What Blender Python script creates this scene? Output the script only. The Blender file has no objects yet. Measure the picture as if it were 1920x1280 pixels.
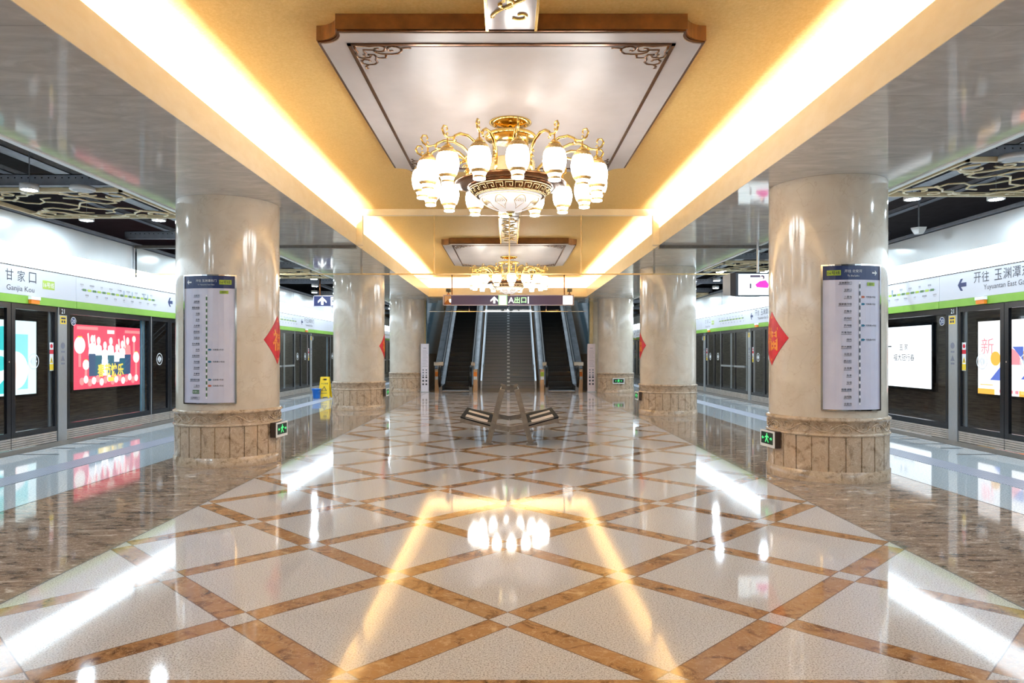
import bpy, math, random
from mathutils import Vector, Matrix
random.seed(4)
SC = bpy.context.scene
COL = SC.collection
PI = math.pi
# ------------------------------------------------------------------ camera, world, exposure, lights
F_PX = 1313.0
cam_d = bpy.data.cameras.new('camera'); cam = bpy.data.objects.new('camera', cam_d); COL.objects.link(cam)
cam.location = (0, 0, 1.5); cam.rotation_euler = (PI/2, 0, 0)
cam_d.sensor_width = 36; cam_d.lens = F_PX/1920*36
cam_d.shift_x = 8/1920; cam_d.shift_y = 21/1920; cam_d.clip_start = .05
SC.camera = cam
SC.view_settings.view_transform = 'Standard'; SC.view_settings.look = 'None'
SC.view_settings.gamma = 1; SC.view_settings.use_curve_mapping = False
SC.view_settings.exposure = 0.6
W = bpy.data.worlds.new('world'); SC.world = W; W.use_nodes = True
W.node_tree.nodes['Background'].inputs[0].default_value = (.8, .9, 1, 1)
W.node_tree.nodes['Background'].inputs[1].default_value = .05
SC.cycles.max_bounces = 8; SC.cycles.diffuse_bounces = 4; SC.cycles.glossy_bounces = 4
SC.cycles.transparent_max_bounces = 12; SC.cycles.sample_clamp_indirect = 6
WARM = (1, .97, .90); WARMW = (1, .86, .66); COOL = (.74, .89, 1.0)
L_COVE = 70.0; L_SHADE = 11.0; L_HEAD = 3.2; L_SIGN = .18; L_DOWN = 300.0; L_WELL = .5; P_HALL = 28

def area(name, loc, sx, sy, power, col, rot=(0, 0, 0)):
    l = bpy.data.lights.new(name, 'AREA'); l.shape = 'RECTANGLE'; l.size = sx; l.size_y = sy
    l.energy = power; l.color = col
    o = bpy.data.objects.new(name, l); COL.objects.link(o); o.location = loc; o.rotation_euler = rot
    return o

# ------------------------------------------------------------------ materials
def lin(c):
    return tuple(((x/255)/12.92 if x/255 <= .04045 else ((x/255+.055)/1.055)**2.4) for x in c)
MATS = {}
class N:
    """tiny node helper"""
    def __init__(s, m): s.t = m.node_tree; s.b = s.t.nodes.get('Principled BSDF')
    def new(s, k, **kw):
        n = s.t.nodes.new(k)
        for a, v in kw.items(): setattr(n, a, v)
        return n
    def link(s, a, b): s.t.links.new(a, b)
    def m(s, op, a, b=None, c=None):
        n = s.new('ShaderNodeMath', operation=op)
        for i, v in enumerate((a, b, c)):
            if v is None: continue
            if isinstance(v, (int, float)): n.inputs[i].default_value = v
            else: s.link(v, n.inputs[i])
        return n.outputs[0]
    def mix(s, f, a, b):
        n = s.new('ShaderNodeMix', data_type='RGBA')
        for i, v in ((0, f), (6, a), (7, b)):
            if isinstance(v, (int, float)): n.inputs[i].default_value = v
            elif isinstance(v, tuple): n.inputs[i].default_value = v+(1,)
            else: s.link(v, n.inputs[i])
        return n.outputs[2]
    def pos(s):
        g = s.new('ShaderNodeNewGeometry'); x = s.new('ShaderNodeSeparateXYZ'); s.link(g.outputs[0], x.inputs[0]); return g.outputs[0], x.outputs
    def obj(s):
        g = s.new('ShaderNodeTexCoord'); x = s.new('ShaderNodeSeparateXYZ'); s.link(g.outputs[3], x.inputs[0]); return g.outputs[3], x.outputs
    def noise(s, vec, scale, detail=3, rough=.55, dist=0, stretch=None):
        if stretch:
            mp = s.new('ShaderNodeMapping'); s.link(vec, mp.inputs[0]); mp.inputs[3].default_value = stretch; vec = mp.outputs[0]
        n = s.new('ShaderNodeTexNoise'); s.link(vec, n.inputs['Vector']); n.inputs['Scale'].default_value = scale
        n.inputs['Detail'].default_value = detail; n.inputs['Roughness'].default_value = rough; n.inputs['Distortion'].default_value = dist
        return n.outputs[0]
    def ramp(s, f, stops):
        n = s.new('ShaderNodeValToRGB'); s.link(f, n.inputs[0]); e = n.color_ramp.elements
        while len(e) < len(stops): e.new(.5)
        for i, (p, c) in enumerate(stops): e[i].position = p; e[i].color = tuple(c)+(1,)
        return n.outputs[0]
    def bump(s, h, strength, dist=.01):
        n = s.new('ShaderNodeBump'); s.link(h, n.inputs['Height']); n.inputs['Strength'].default_value = strength
        n.inputs['Distance'].default_value = dist; s.link(n.outputs[0], s.b.inputs['Normal'])
def mat(name, c=(200, 200, 200), rough=.5, metal=0, em=None, es=1, ior=1.5):
    if name in MATS: return MATS[name]
    m = bpy.data.materials.new(name); m.use_nodes = True
    b = m.node_tree.nodes['Principled BSDF']
    b.inputs['Base Color'].default_value = lin(c)+(1,)
    b.inputs['Roughness'].default_value = rough; b.inputs['Metallic'].default_value = metal
    b.inputs['IOR'].default_value = ior
    if em is not None:
        b.inputs['Emission Color'].default_value = tuple(em)+(1,) ; b.inputs['Emission Strength'].default_value = es
    MATS[name] = m; return m
def pat(name, c1, c2, scale, rough=.4, metal=0, stretch=None, detail=4, bump=0, dist=0, lo=.35, hi=.65, ior=1.5):
    m = mat(name, c1, rough, metal, ior=ior); n = N(m); v, _ = n.obj()
    f = n.noise(v, scale, detail, .6, dist, stretch)
    n.link(n.ramp(f, [(lo, lin(c1)), (hi, lin(c2))]), n.b.inputs['Base Color'])
    if bump: n.bump(f, bump)
    return m
def em_mat(name, c, s=1.0):
    return mat('lit_'+name, c, .4, 0, lin(c), s)
def glass(name, tint=(.93, .97, .96), refl=1.0, dark=0):
    m = bpy.data.materials.new(name); m.use_nodes = True; t = m.node_tree; t.nodes.clear(); n = N(m)
    o = n.new('ShaderNodeOutputMaterial'); tr = n.new('ShaderNodeBsdfTransparent'); gl = n.new('ShaderNodeBsdfGlossy'); mx = n.new('ShaderNodeMixShader')
    g = n.new('ShaderNodeNewGeometry'); d = n.new('ShaderNodeVectorMath', operation='DOT_PRODUCT'); n.link(g.outputs['Incoming'], d.inputs[0]); n.link(g.outputs['Normal'], d.inputs[1])
    k = n.m('POWER', n.m('SUBTRACT', 1, n.m('ABSOLUTE', d.outputs['Value'])), 5)
    f = n.m('MULTIPLY', n.m('ADD', .045, n.m('MULTIPLY', k, .95)), refl); n.link(f, mx.inputs[0])
    tr.inputs[0].default_value = tint+(1,); gl.inputs['Roughness'].default_value = .01
    n.link(tr.outputs[0], mx.inputs[1]); n.link(gl.outputs[0], mx.inputs[2]); n.link(mx.outputs[0], o.inputs[0])
    MATS[name] = m; return m

def granite_cols(n, v, base=(196, 195, 197)):
    f = n.noise(v, 112, 2, .75)
    g = n.noise(v, 38, 2, .6)
    a = n.ramp(f, [(.36, lin((122, 112, 110))), (.46, lin(base)), (.60, lin((220, 220, 224)))])
    return n.mix(n.m('MULTIPLY', g, .35), a, lin((168, 160, 158)))
def emperador(n, v, c1=(120, 84, 58), c2=(186, 142, 102), c3=(226, 196, 160), sc=6, st=None):
    f = n.noise(v, sc, 8, .68, .9, st)
    col = n.ramp(f, [(.36, lin(c1)), (.49, lin(c2)), (.58, lin(c2)), (.68, lin(c3))])
    w = n.noise(v, sc*1.7, 5, .6, 1.6, st)
    vein = n.m('LESS_THAN', n.m('ABSOLUTE', n.m('SUBTRACT', w, .5)), .012)
    return n.mix(n.m('MULTIPLY', vein, .55), col, lin(c3))
# floor with the diagonal inlay
FM = mat('polished_floor_granite_inlay', rough=.055, ior=1.43); n = N(FM); v, xyz = n.pos()
S = 1.516; Y0 = 3.94
def latt(expr):
    q = n.m('DIVIDE', expr, S); q = n.m('ADD', q, 100.5)
    return n.m('MULTIPLY', n.m('ABSOLUTE', n.m('SUBTRACT', n.m('FRACT', q), .5)), S/math.sqrt(2))
yy = n.m('SUBTRACT', xyz[1], Y0)
du = latt(n.m('ADD', xyz[0], yy)); dv = latt(n.m('SUBTRACT', xyz[0], yy))
HW = .077
su = n.m('LESS_THAN', du, HW); sv = n.m('LESS_THAN', dv, HW)
strip = n.m('ABSOLUTE', n.m('SUBTRACT', su, sv))
ju = n.m('LESS_THAN', n.m('ABSOLUTE', n.m('SUBTRACT', du, HW)), .0035); jv = n.m('LESS_THAN', n.m('ABSOLUTE', n.m('SUBTRACT', dv, HW)), .0035)
joint = n.m('MAXIMUM', ju, jv)
end = n.m('MAXIMUM', n.m('LESS_THAN', xyz[1], Y0-.758+.03), n.m('GREATER_THAN', xyz[1], 26.4))
strip = n.m('MAXIMUM', strip, end)
brown = emperador(n, v, (100, 68, 44), (164, 124, 86), (204, 172, 132), 6)
col = n.mix(strip, granite_cols(n, v), brown)
col = n.mix(n.m('MULTIPLY', n.m('MULTIPLY', joint, .75), n.m('SUBTRACT', 1, end)), col, lin((92, 62, 40)))
n.link(col, n.b.inputs['Base Color'])
BM = mat('polished_brown_marble', rough=.055, ior=1.43); n = N(BM); v, xyz = n.pos()
col = emperador(n, v, (84, 68, 58), (148, 128, 112), (220, 208, 194), 5, (.8, 2.2, 1))
jx = n.m('LESS_THAN', n.m('FRACT', n.m('DIVIDE', n.m('ADD', xyz[1], 10), 1.516)), .004)
n.link(n.mix(n.m('MULTIPLY', jx, .6), col, lin((70, 50, 40))), n.b.inputs['Base Color'])
PM = mat('polished_platform_granite', rough=.05, ior=1.6); n = N(PM); v, xyz = n.pos()
f = n.noise(v, 60, 3, .7); col = n.ramp(f, [(.35, lin((150, 158, 164))), (.6, lin((206, 212, 216)))])
jx = n.m('LESS_THAN', n.m('FRACT', n.m('DIVIDE', n.m('ADD', xyz[1], 10), .9)), .006)
n.link(n.mix(n.m('MULTIPLY', jx, .35), col, lin((100, 105, 110))), n.b.inputs['Base Color'])
# beam soffit
SM = mat('polished_grey_stone_soffit', rough=.07, ior=1.75); n = N(SM); v, xyz = n.pos()
f = n.noise(v, 4, 8, .62, 1.2, (.6, 1.5, 1)); col = n.ramp(f, [(.25, lin((196, 192, 186))), (.5, lin((214, 210, 204))), (.75, lin((236, 232, 226)))])
g = n.noise(v, 7, 2, .5, .3, (2.5, 1.2, 1)); vein = n.m('GREATER_THAN', g, .72)
col = n.mix(n.m('MULTIPLY', vein, .25), col, lin((214, 208, 198)))
jx = n.m('LESS_THAN', n.m('FRACT', n.m('DIVIDE', n.m('ADD', xyz[1], 10), 1.2)), .004)
n.link(n.mix(n.m('MULTIPLY', jx, .5), col, lin((70, 60, 52))), n.b.inputs['Base Color'])
n.bump(f, .015, .01)
# columns
CM = mat('cream_marble', rough=.1, ior=1.55); n = N(CM); v, xyz = n.obj()
f = n.noise(v, 2.2, 8, .6, .8); col = n.ramp(f, [(.3, lin((202, 188, 170))), (.5, lin((212, 200, 184))), (.7, lin((220, 210, 194)))])
w = n.noise(v, 1.6, 4, .6, 1.2); vein = n.m('LESS_THAN', n.m('ABSOLUTE', n.m('SUBTRACT', w, .5)), .006)
jz = n.m('LESS_THAN', n.m('FRACT', n.m('DIVIDE', n.m('ADD', xyz[2], .82), .93)), .004)
n.link(n.mix(n.m('MAXIMUM', n.m('MULTIPLY', vein, .35), n.m('MULTIPLY', jz, .35)), col, lin((190, 170, 148))), n.b.inputs['Base Color'])
PLM = mat('brown_plinth_marble', rough=.16, ior=1.5); n = N(PLM); v, xyz = n.obj()
col = emperador(n, v, (142, 120, 98), (192, 170, 146), (224, 208, 188), 7)
n.link(col, n.b.inputs['Base Color'])
# ceiling wallpaper and fascia
WM = mat('gold_wallpaper', rough=.62); n = N(WM); v, xyz = n.pos()
f = n.noise(v, 42, 4, .7); g = n.noise(v, 3, 3, .5, 0, (1, 4, 1))
n.link(n.mix(n.m('MULTIPLY', g, .25), n.ramp(f, [(.3, lin((220, 182, 108))), (.7, lin((238, 207, 138)))]), lin((206, 166, 94))), n.b.inputs['Base Color']); n.bump(f, .35, .01)
FAM = pat('cream_stone_fascia', (242, 228, 200), (248, 236, 212), 4, .3, stretch=(1, 1, 2.5))
WALLP = pat('white_platform_panel', (234, 240, 242), (240, 244, 246), 2, .25)
BEIGE = pat('beige_wall_stone', (200, 186, 164), (216, 202, 182), 3, .2)
DARKC = pat('black_plenum', (30, 34, 44), (46, 50, 62), 5, .7)
TUNNEL = pat('dark_tunnel_wall', (74, 66, 60), (122, 108, 98), 4, .8, stretch=(1, .5, 9), detail=6)
STEELG = pat('grey_painted_steel', (150, 156, 168), (166, 172, 184), 8, .45, .2)
TRAYG = pat('galvanised_tray', (184, 190, 200), (204, 210, 220), 9, .4, .3)
STEEL = pat('brushed_stainless', (172, 177, 182), (194, 199, 204), 9, .3, .7, stretch=(30, 30, 1))
STEELD = pat('satin_grey_steel', (104, 98, 92), (120, 114, 108), 12, .42, .35)
CHROME = mat('chrome', (214, 216, 218), .08, 1)
BRASS = pat('polished_brass', (218, 180, 100), (236, 204, 128), 6, .14, 1)
BRASSL = pat('pale_brass', (232, 204, 148), (244, 220, 170), 6, .25, .6)
BRONZE = pat('dark_bronze', (92, 58, 34), (120, 78, 46), 7, .22, .85)
WOOD = pat('warm_brown_lacquer', (100, 62, 28), (132, 84, 42), 5, .3, stretch=(1, 8, 1))
WGLOSS = pat('white_lacquer_panel', (186, 180, 180), (196, 190, 190), 1.5, .34, ior=1.33)
BLACKF = mat('black_frame', (26, 27, 32), .22)
BLACKR = mat('black_rubber', (16, 16, 18), .35)
GREEN = pat('green_band', (124, 172, 60), (130, 178, 66), 4, .4)
WHITE = mat('white_paint', (238, 238, 238), .4)
BLUE = pat('blue_plastic', (24, 112, 210), (30, 122, 220), 5, .35)
YELLOW = pat('yellow_plastic', (246, 204, 14), (250, 212, 24), 5, .35)
ORANGE = mat('orange_label', (238, 132, 34), .4)
REDP = pat('red_paper', (196, 22, 36), (212, 34, 44), 9, .3)
GOLDP = mat('gold_print', (244, 150, 40), .35)
NAVY = mat('navy_print', (30, 48, 96), .3)
BOARD = pat('pale_board', (206, 204, 222), (214, 212, 228), 3, .22)
INK = mat('dark_ink', (44, 48, 60), .5)
GREENINK = mat('green_ink', (70, 110, 60), .5)
GOLDL = pat('pale_gold_lattice', (240, 220, 176), (248, 232, 192), 9, .35)
STAIRM = pat('grey_granite_step', (118, 118, 120), (142, 140, 140), 60, .3)
ESCB = mat('black_escalator_step', (7, 7, 8), .5)
GRATE = mat('tactile_paving', (150, 156, 176), .35, .4); n = N(GRATE); v, xyz = n.pos()
ck = n.new('ShaderNodeTexChecker'); mp = n.new('ShaderNodeMapping'); n.link(v, mp.inputs[0]); mp.inputs[2].default_value = (0, 0, .785); mp.inputs[3].default_value = (28, 28, 28)
n.link(mp.outputs[0], ck.inputs[0]); ck.inputs[1].default_value = lin((112, 118, 140))+(1,); ck.inputs[2].default_value = lin((196, 200, 214))+(1,); ck.inputs[3].default_value = 1
n.link(ck.outputs[0], n.b.inputs['Base Color'])
GL = glass('clear_glass'); GLB = glass('barrier_glass', (.95, .96, .94), .8); GLD = glass('door_glass', (.84, .88, .9), 1.0)
GLBLUE = pat('blue_back_painted_glass', (110, 146, 166), (140, 172, 188), 2, .08, stretch=(1, 3, 1))
COVE = mat('cove_lamp', (255, 240, 220), .5, 0, WARM, L_COVE)
SHADE = mat('opal_shade', (255, 250, 240), .3, 0, (1, .99, .97), L_SHADE)
BAND = pat('gilded_shade_band', (170, 126, 54), (222, 192, 130), 90, .35)
BOWLM = mat('frosted_bowl', (236, 232, 238), .25, 0, (1, .95, .92), .35)
SOFFITGLOW = mat('glowing_soffit', (255, 255, 255), .5, 0, COOL, L_HEAD)  # emission given to the soffit that hidden strips would wash
SIGNW = mat('lit_sign_white', (158, 163, 174), .35, 0, (.90, .94, 1), L_SIGN)
DOWN = mat('downlight_lens', (255, 255, 255), .4, 0, COOL, L_DOWN)
WELLL = mat('stairwell_lamp', (255, 255, 255), .4, 0, COOL, L_WELL*4)

# ------------------------------------------------------------------ mesh building
_tc = {}
def glyphs(s, res=2, off=0):
    k = (s, res, off)
    if k in _tc: return _tc[k]
    c = bpy.data.curves.new('t', 'FONT'); c.body = s; c.align_x = 'CENTER'; c.align_y = 'CENTER'; c.resolution_u = res; c.offset = off
    o = bpy.data.objects.new('t', c); COL.objects.link(o)
    d = bpy.context.evaluated_depsgraph_get(); d.update(); m = bpy.data.meshes.new_from_object(o.evaluated_get(d))
    vs = [v.co.copy() for v in m.vertices]; fs = [tuple(p.vertices) for p in m.polygons]
    bpy.data.objects.remove(o); bpy.data.curves.remove(c); bpy.data.meshes.remove(m)
    if vs:
        x0 = min(v.x for v in vs); x1 = max(v.x for v in vs); y0 = min(v.y for v in vs); y1 = max(v.y for v in vs)
        vs = [(v.x-(x0+x1)/2, v.y-(y0+y1)/2) for v in vs]
    else: x0 = x1 = y0 = y1 = 0
    _tc[k] = (vs, fs, max(x1-x0, 1e-6), max(y1-y0, 1e-6)); return _tc[k]
class MB:
    def __init__(s, m=None): s.v = []; s.f = []; s.mi = []; s.sm = []; s.mats = []; s.cur = 0; s.smooth = False; s.xf = None
    def use(s, m):
        if m not in s.mats: s.mats.append(m)
        s.cur = s.mats.index(m); return s
    def add(s, vs, fs, smooth=None):
        if s.xf: vs = [s.xf(*v) for v in vs]
        o = len(s.v); s.v += [tuple(v) for v in vs]
        for f in fs: s.f.append(tuple(i+o for i in f)); s.mi.append(s.cur); s.sm.append(s.smooth if smooth is None else smooth)
        return s
    def box(s, x0, y0, z0, x1, y1, z1):
        x0, x1 = sorted((x0, x1)); y0, y1 = sorted((y0, y1)); z0, z1 = sorted((z0, z1))
        vs = [(x, y, z) for x in (x0, x1) for y in (y0, y1) for z in (z0, z1)]
        return s.add(vs, [(0, 1, 3, 2), (4, 6, 7, 5), (0, 4, 5, 1), (2, 3, 7, 6), (0, 2, 6, 4), (1, 5, 7, 3)], False)
    def hexa(s, a, b):  # two quads of 4 pts
        return s.add(list(a)+list(b), [(3, 2, 1, 0), (4, 5, 6, 7)]+[(i, (i+1) % 4, 4+(i+1) % 4, 4+i) for i in range(4)], False)
    def prism(s, pts, fn, a, b):  # pts 2D, fn(u,v,t)->3D
        k = len(pts)
        return s.add([fn(u, v, a) for u, v in pts]+[fn(u, v, b) for u, v in pts], [tuple(range(k))[::-1], tuple(range(k, 2*k))]+[(i, (i+1) % k, k+(i+1) % k, k+i) for i in range(k)], False)
    def lathe(s, prof, c=(0, 0, 0), seg=32, a0=0, a1=2*PI, smooth=True):
        full = abs(a1-a0-2*PI) < 1e-6; k = seg if full else seg+1
        vs = [(c[0]+r*math.cos(a0+(a1-a0)*i/seg), c[1]+r*math.sin(a0+(a1-a0)*i/seg), c[2]+z) for i in range(k) for r, z in prof]
        L = len(prof); fs = []
        for i in range(seg):
            j = (i+1) % k
            for q in range(L-1): fs.append((i*L+q, j*L+q, j*L+q+1, i*L+q+1))
        return s.add(vs, fs, smooth)
    def cyl(s, p0, p1, r0, r1=None, seg=12, caps=True, smooth=True):
        r1 = r0 if r1 is None else r1; p0 = Vector(p0); p1 = Vector(p1); d = (p1-p0).normalized()
        u = d.orthogonal().normalized(); w = d.cross(u)
        ring = lambda p, r: [tuple(p+(u*math.cos(2*PI*i/seg)+w*math.sin(2*PI*i/seg))*r) for i in range(seg)]
        s.add(ring(p0, r0)+ring(p1, r1), [(i, (i+1) % seg, seg+(i+1) % seg, seg+i) for i in range(seg)], smooth)
        if caps: s.add(ring(p0, r0), [tuple(range(seg))[::-1]], False); s.add(ring(p1, r1), [tuple(range(seg))], False)
        return s
    def tube(s, pts, r, seg=6, flat=None, closed=False):
        """sweep a round (or flattened: flat=(normal vector, factor)) section along pts"""
        P = [Vector(p) for p in pts]; k = len(P); vs = []; prev = None
        for i, p in enumerate(P):
            d = (P[(i+1) % k]-P[i-1]) if closed else (P[min(i+1, k-1)]-P[max(i-1, 0)])
            d.normalize()
            if flat: u = Vector(flat[0]); w = d.cross(u).normalized(); u = w.cross(d).normalized()
            else:
                u = (prev-d*prev.dot(d)).normalized() if prev is not None and (prev-d*prev.dot(d)).length > 1e-4 else d.orthogonal().normalized(); prev = u; w = d.cross(u)
            rr = r[i] if isinstance(r, (list, tuple)) else r; fu = flat[1] if flat else 1
            vs += [tuple(p+u*math.cos(2*PI*j/seg)*rr*fu+w*math.sin(2*PI*j/seg)*rr) for j in range(seg)]
        fs = []
        for i in range(k if closed else k-1):
            a = i*seg; b = ((i+1) % k)*seg
            fs += [(a+j, a+(j+1) % seg, b+(j+1) % seg, b+j) for j in range(seg)]
        if not closed: fs += [tuple(range(seg))[::-1], tuple(range((k-1)*seg, k*seg))]
        return s.add(vs, fs, True)
    def text(s, t, u, v, h, d=0, fn=None, w=None, res=2, off=0, al='c'):
        vs, fs, tw, th = glyphs(t, res, off); k = h/th if h else w/tw; kx = (w/tw) if (w and h) else k
        du = {'c': 0, 'l': tw*kx/2, 'r': -tw*kx/2}[al]
        fn = fn or (lambda a, b, c: (a, -c, b))
        return s.add([fn(u+x*kx+du, v+y*k, d) for x, y in vs], fs, False)
    def flat(s, pts, d=0, fn=None):
        fn = fn or (lambda a, b, c: (a, -c, b)); return s.add([fn(x, y, d) for x, y in pts], [tuple(range(len(pts)))], False)
    def disc(s, u, v, r, d=0, fn=None, seg=20, ry=None):
        return s.flat([(u+r*math.cos(2*PI*i/seg), v+(ry or r)*math.sin(2*PI*i/seg)) for i in range(seg)], d, fn)
    def rect(s, u0, v0, u1, v1, d=0, fn=None, nu=1):
        for i in range(nu): s.flat([(u0+(u1-u0)*i/nu, v0), (u0+(u1-u0)*(i+1)/nu, v0), (u0+(u1-u0)*(i+1)/nu, v1), (u0+(u1-u0)*i/nu, v1)], d, fn)
        return s
    def build(s, name, parent=None, loc=None, bevel=0):
        me = bpy.data.meshes.new(name); off = Vector(loc) if loc is not None else (parent.get('_o') and Vector(parent['_o'])) if parent is not None else None
        if parent is not None and loc is None: off = Vector(parent['_o'])
        vs = s.v if off is None else [(a-off.x, b-off.y, c-off.z) for a, b, c in s.v]
        me.from_pydata(vs, [], s.f); me.update()
        for m in s.mats: me.materials.append(m)
        me.polygons.foreach_set('material_index', s.mi); me.polygons.foreach_set('use_smooth', s.sm)
        o = bpy.data.objects.new(name, me); COL.objects.link(o)
        if parent is not None:
            o.parent = parent; o['_o'] = list(off)
        elif loc is not None: o.location = loc
        if parent is None: o['_o'] = list(off) if off is not None else [0, 0, 0]
        if bevel:
            b = o.modifiers.new('bevel', 'BEVEL'); b.width = bevel; b.segments = 2; b.limit_method = 'ANGLE'
        return o
def new(m): return MB().use(m)
def thing(name, label, cat, loc=(0, 0, 0), group=None, rz=0):
    o = bpy.data.objects.new(name, None); o.empty_display_size = .1; COL.objects.link(o); o.location = loc; o['_o'] = list(loc)
    o['label'] = label; o['category'] = cat; o.rotation_euler.z = rz
    if group: o['group'] = group
    return o
def tag(o, label, cat, group=None):
    o['label'] = label; o['category'] = cat
    if group: o['group'] = group
    return o
def struct(o): o['kind'] = 'structure'; return o
KIDS = {}
def dup(root, loc, label, rz=None, group=None):
    def cp(o, par):
        c = o.copy(); COL.objects.link(c)
        if par is not None: c.parent = par
        for ch in [x for x in bpy.data.objects if x.parent == o and x is not c]: cp(ch, c)
        return c
    r = cp(root, None); r.location = loc; r['label'] = label
    if rz is not None: r.rotation_euler.z = rz
    if group: r['group'] = group
    return r

# ------------------------------------------------------------------ the setting
YN, YE = -6.0, 46.0        # near and far end of the hall
XI, XB, XS, XU, XT = 2.9, 4.78, 7.6, 7.2, 10.8
ZB, ZF, ZC = 3.56, 3.89, 4.25
YCO = 25.8                 # far end of the coffered ceiling
def plane(name, m, x0, y0, x1, y1, z, up=True, th=.06):
    b = new(m); b.box(x0, y0, z-(th if up else 0), x1, y1, z+(0 if up else th)); return struct(b.build(name))
plane('floor', FM, -3.03, YN, 3.03, YE, 0)
for s in (-1, 1):
    plane('floor', BM, s*3.03, YN, s*XB, YE, 0)
    plane('floor', PM, s*XB, YN, s*(XS+.15), YE, 0)
    b = new(STEELD); b.box(s*7.22, YN, 0, s*(XS-.02), YE, .006); struct(b.build('trim_1'))
    b = new(mat('joint_line', (70, 66, 62), .5)); b.box(s*3.026, YN, 0, s*3.034, YE, .0015); b.box(s*4.776, YN, 0, s*4.784, YE, .0015); struct(b.build('trim_2'))
# ceiling of the hall: gold wallpaper, coves on three sides
b = new(WM); b.box(-3.42, YN, ZC, 3.42, YCO+.55, ZC+.05); struct(b.build('ceiling'))
for s in (-1, 1):
    b = new(FAM); b.box(s*XI, YN, ZB, s*(XI+.05), YCO, ZF); b.box(s*(XI+.05), YN, ZB+.12, s*(XI+.5), YCO+.5, ZB+.15)
    struct(b.build('trim_3'))
    b = new(FAM); b.box(s*3.38, YN, ZB+.15, s*3.43, YCO+.5, ZC); struct(b.build('wall_left' if s < 0 else 'wall_right'))
    b = new(SM); b.box(s*(XI+.004), YN, ZB-.004, s*XB, 29.0, ZB+.12); b.use(FAM); b.box(s*3.45, YN, ZB+.12, s*XB, 29.0, ZC+.15); struct(b.build('ceiling'))
    b = new(mat('pale_edge_trim', (236, 238, 238), .3)); b.box(s*XB, YN, ZB-.02, s*(XB+.07), 29, ZB+.03); struct(b.build('trim_4'))
b = new(FAM); b.box(-XI, YCO, ZB, XI, YCO+.05, ZF); b.box(-3.4, YCO+.05, ZB+.12, 3.4, YCO+.5, ZB+.15); b.box(-3.42, YCO+.5, ZB+.15, 3.42, YCO+.55, ZC); struct(b.build('trim_5'))
b = new(SM); b.box(-XI, YCO+.05, ZB-.002, XI, 27.6, ZB+.12); struct(b.build('ceiling'))
# cove lamps lying in the trough
def cove(x0, y0, x1, y1, label):
    b = new(COVE); b.box(x0, y0, 3.71, x1, y1, 3.745); o = b.build('cove_lamp'); tag(o, label, 'light', 'cove light strips around the coffered ceiling')
cove(-3.13, YN+.1, -3.07, YCO-.1, 'warm light strip hidden in the cove on the left of the gold ceiling')
cove(3.07, YN+.1, 3.13, YCO-.1, 'warm light strip hidden in the cove on the right of the gold ceiling')
cove(-2.85, YCO+.17, 2.85, YCO+.23, 'warm light strip in the cross cove behind the far fascia above the escalators')
b = new(BEIGE); b.box(-12, YN-.1, -1.3, 12, YN, 5); struct(b.build('wall_back'))
b = new(BEIGE); b.box(-12, YE, -1.3, -3.4, YE+.1, 5); b.box(3.4, YE, -1.3, 12, YE+.1, 5); struct(b.build('wall_front'))
for s in (-1, 1):
    sd = 'left' if s < 0 else 'right'
    b = new(DARKC); b.box(s*XB, YN, 4.5, s*12, YE, 4.55); struct(b.build('ceiling'))
    b = new(DARKC); b.box(s*XB-.0, YN, ZB+.03, s*(XB+.03), 29, 4.5); struct(b.build('trim_6'))
    # platform edge wall above the screens: upper panel, glowing soffit, top
    b = new(WALLP); b.prism([(XU, 3.10), (XU, 3.54), (XU+.08, 3.56), (XS+.3, 3.56), (XS+.3, 3.10)], lambda u, v, t: (s*u, t, v), YN, YE); struct(b.build('wall_%s' % sd))
    b = new(STEELG)
    for y in [x*5.03+13.47 for x in range(-3, 7)]: b.box(s*(XU-.004), y-.006, 3.10, s*XU, y+.006, 3.55)
    b.box(s*(XU-.03), YN, 3.56, s*(XU+.06), YE, 3.61); struct(b.build('trim_7'))
    b = new(DARKC); b.box(s*(XS+.1), YN, 2.25, s*(XS+.3), YE, 3.09); struct(b.build('wall_%s' % sd))
    b = new(TUNNEL); b.box(s*(XT+.15), YN, -1.3, s*(XT+.25), YE, 4.5); struct(b.build('wall_%s' % sd))
    b = new(TUNNEL); b.box(s*XS, YN, -1.32, s*(XT+.2), YE, -1.25); b.use(BEIGE); b.box(s*(XS+.02), YN, -1.25, s*(XS+.15), YE, -.06); struct(b.build('floor'))
# curved soffit between sign and upper panel, glowing in place of hidden strips
for s in (-1, 1):
    b = new(SOFFITGLOW); q = [(XS-.02, 2.852), (XS-.03, 2.90), (XS-.10, 2.99), (XU+.1, 3.07), (XU+.01, 3.095), (XS+.04, 3.095), (XS+.04, 2.852)]
    b.prism(q, lambda u, v, t: (s*u, t, v), YN+.02, YE-.02)
    tag(b.build('glowing_soffit'), 'long white soffit made to glow over the %s' % ('platform doors and the red new year poster' if s < 0 else 'platform doors and the white lightbox poster'), 'light')
    b = new(GRATE); b.box(s*5.66, YN, 0, s*6.04, 45, .004); tag(b.build('tactile_strip'), 'bluish patterned guide strip in the floor of the platform %s' % ('with the yellow wet floor sign' if s < 0 else 'under the hanging screen'), 'paving')
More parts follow.
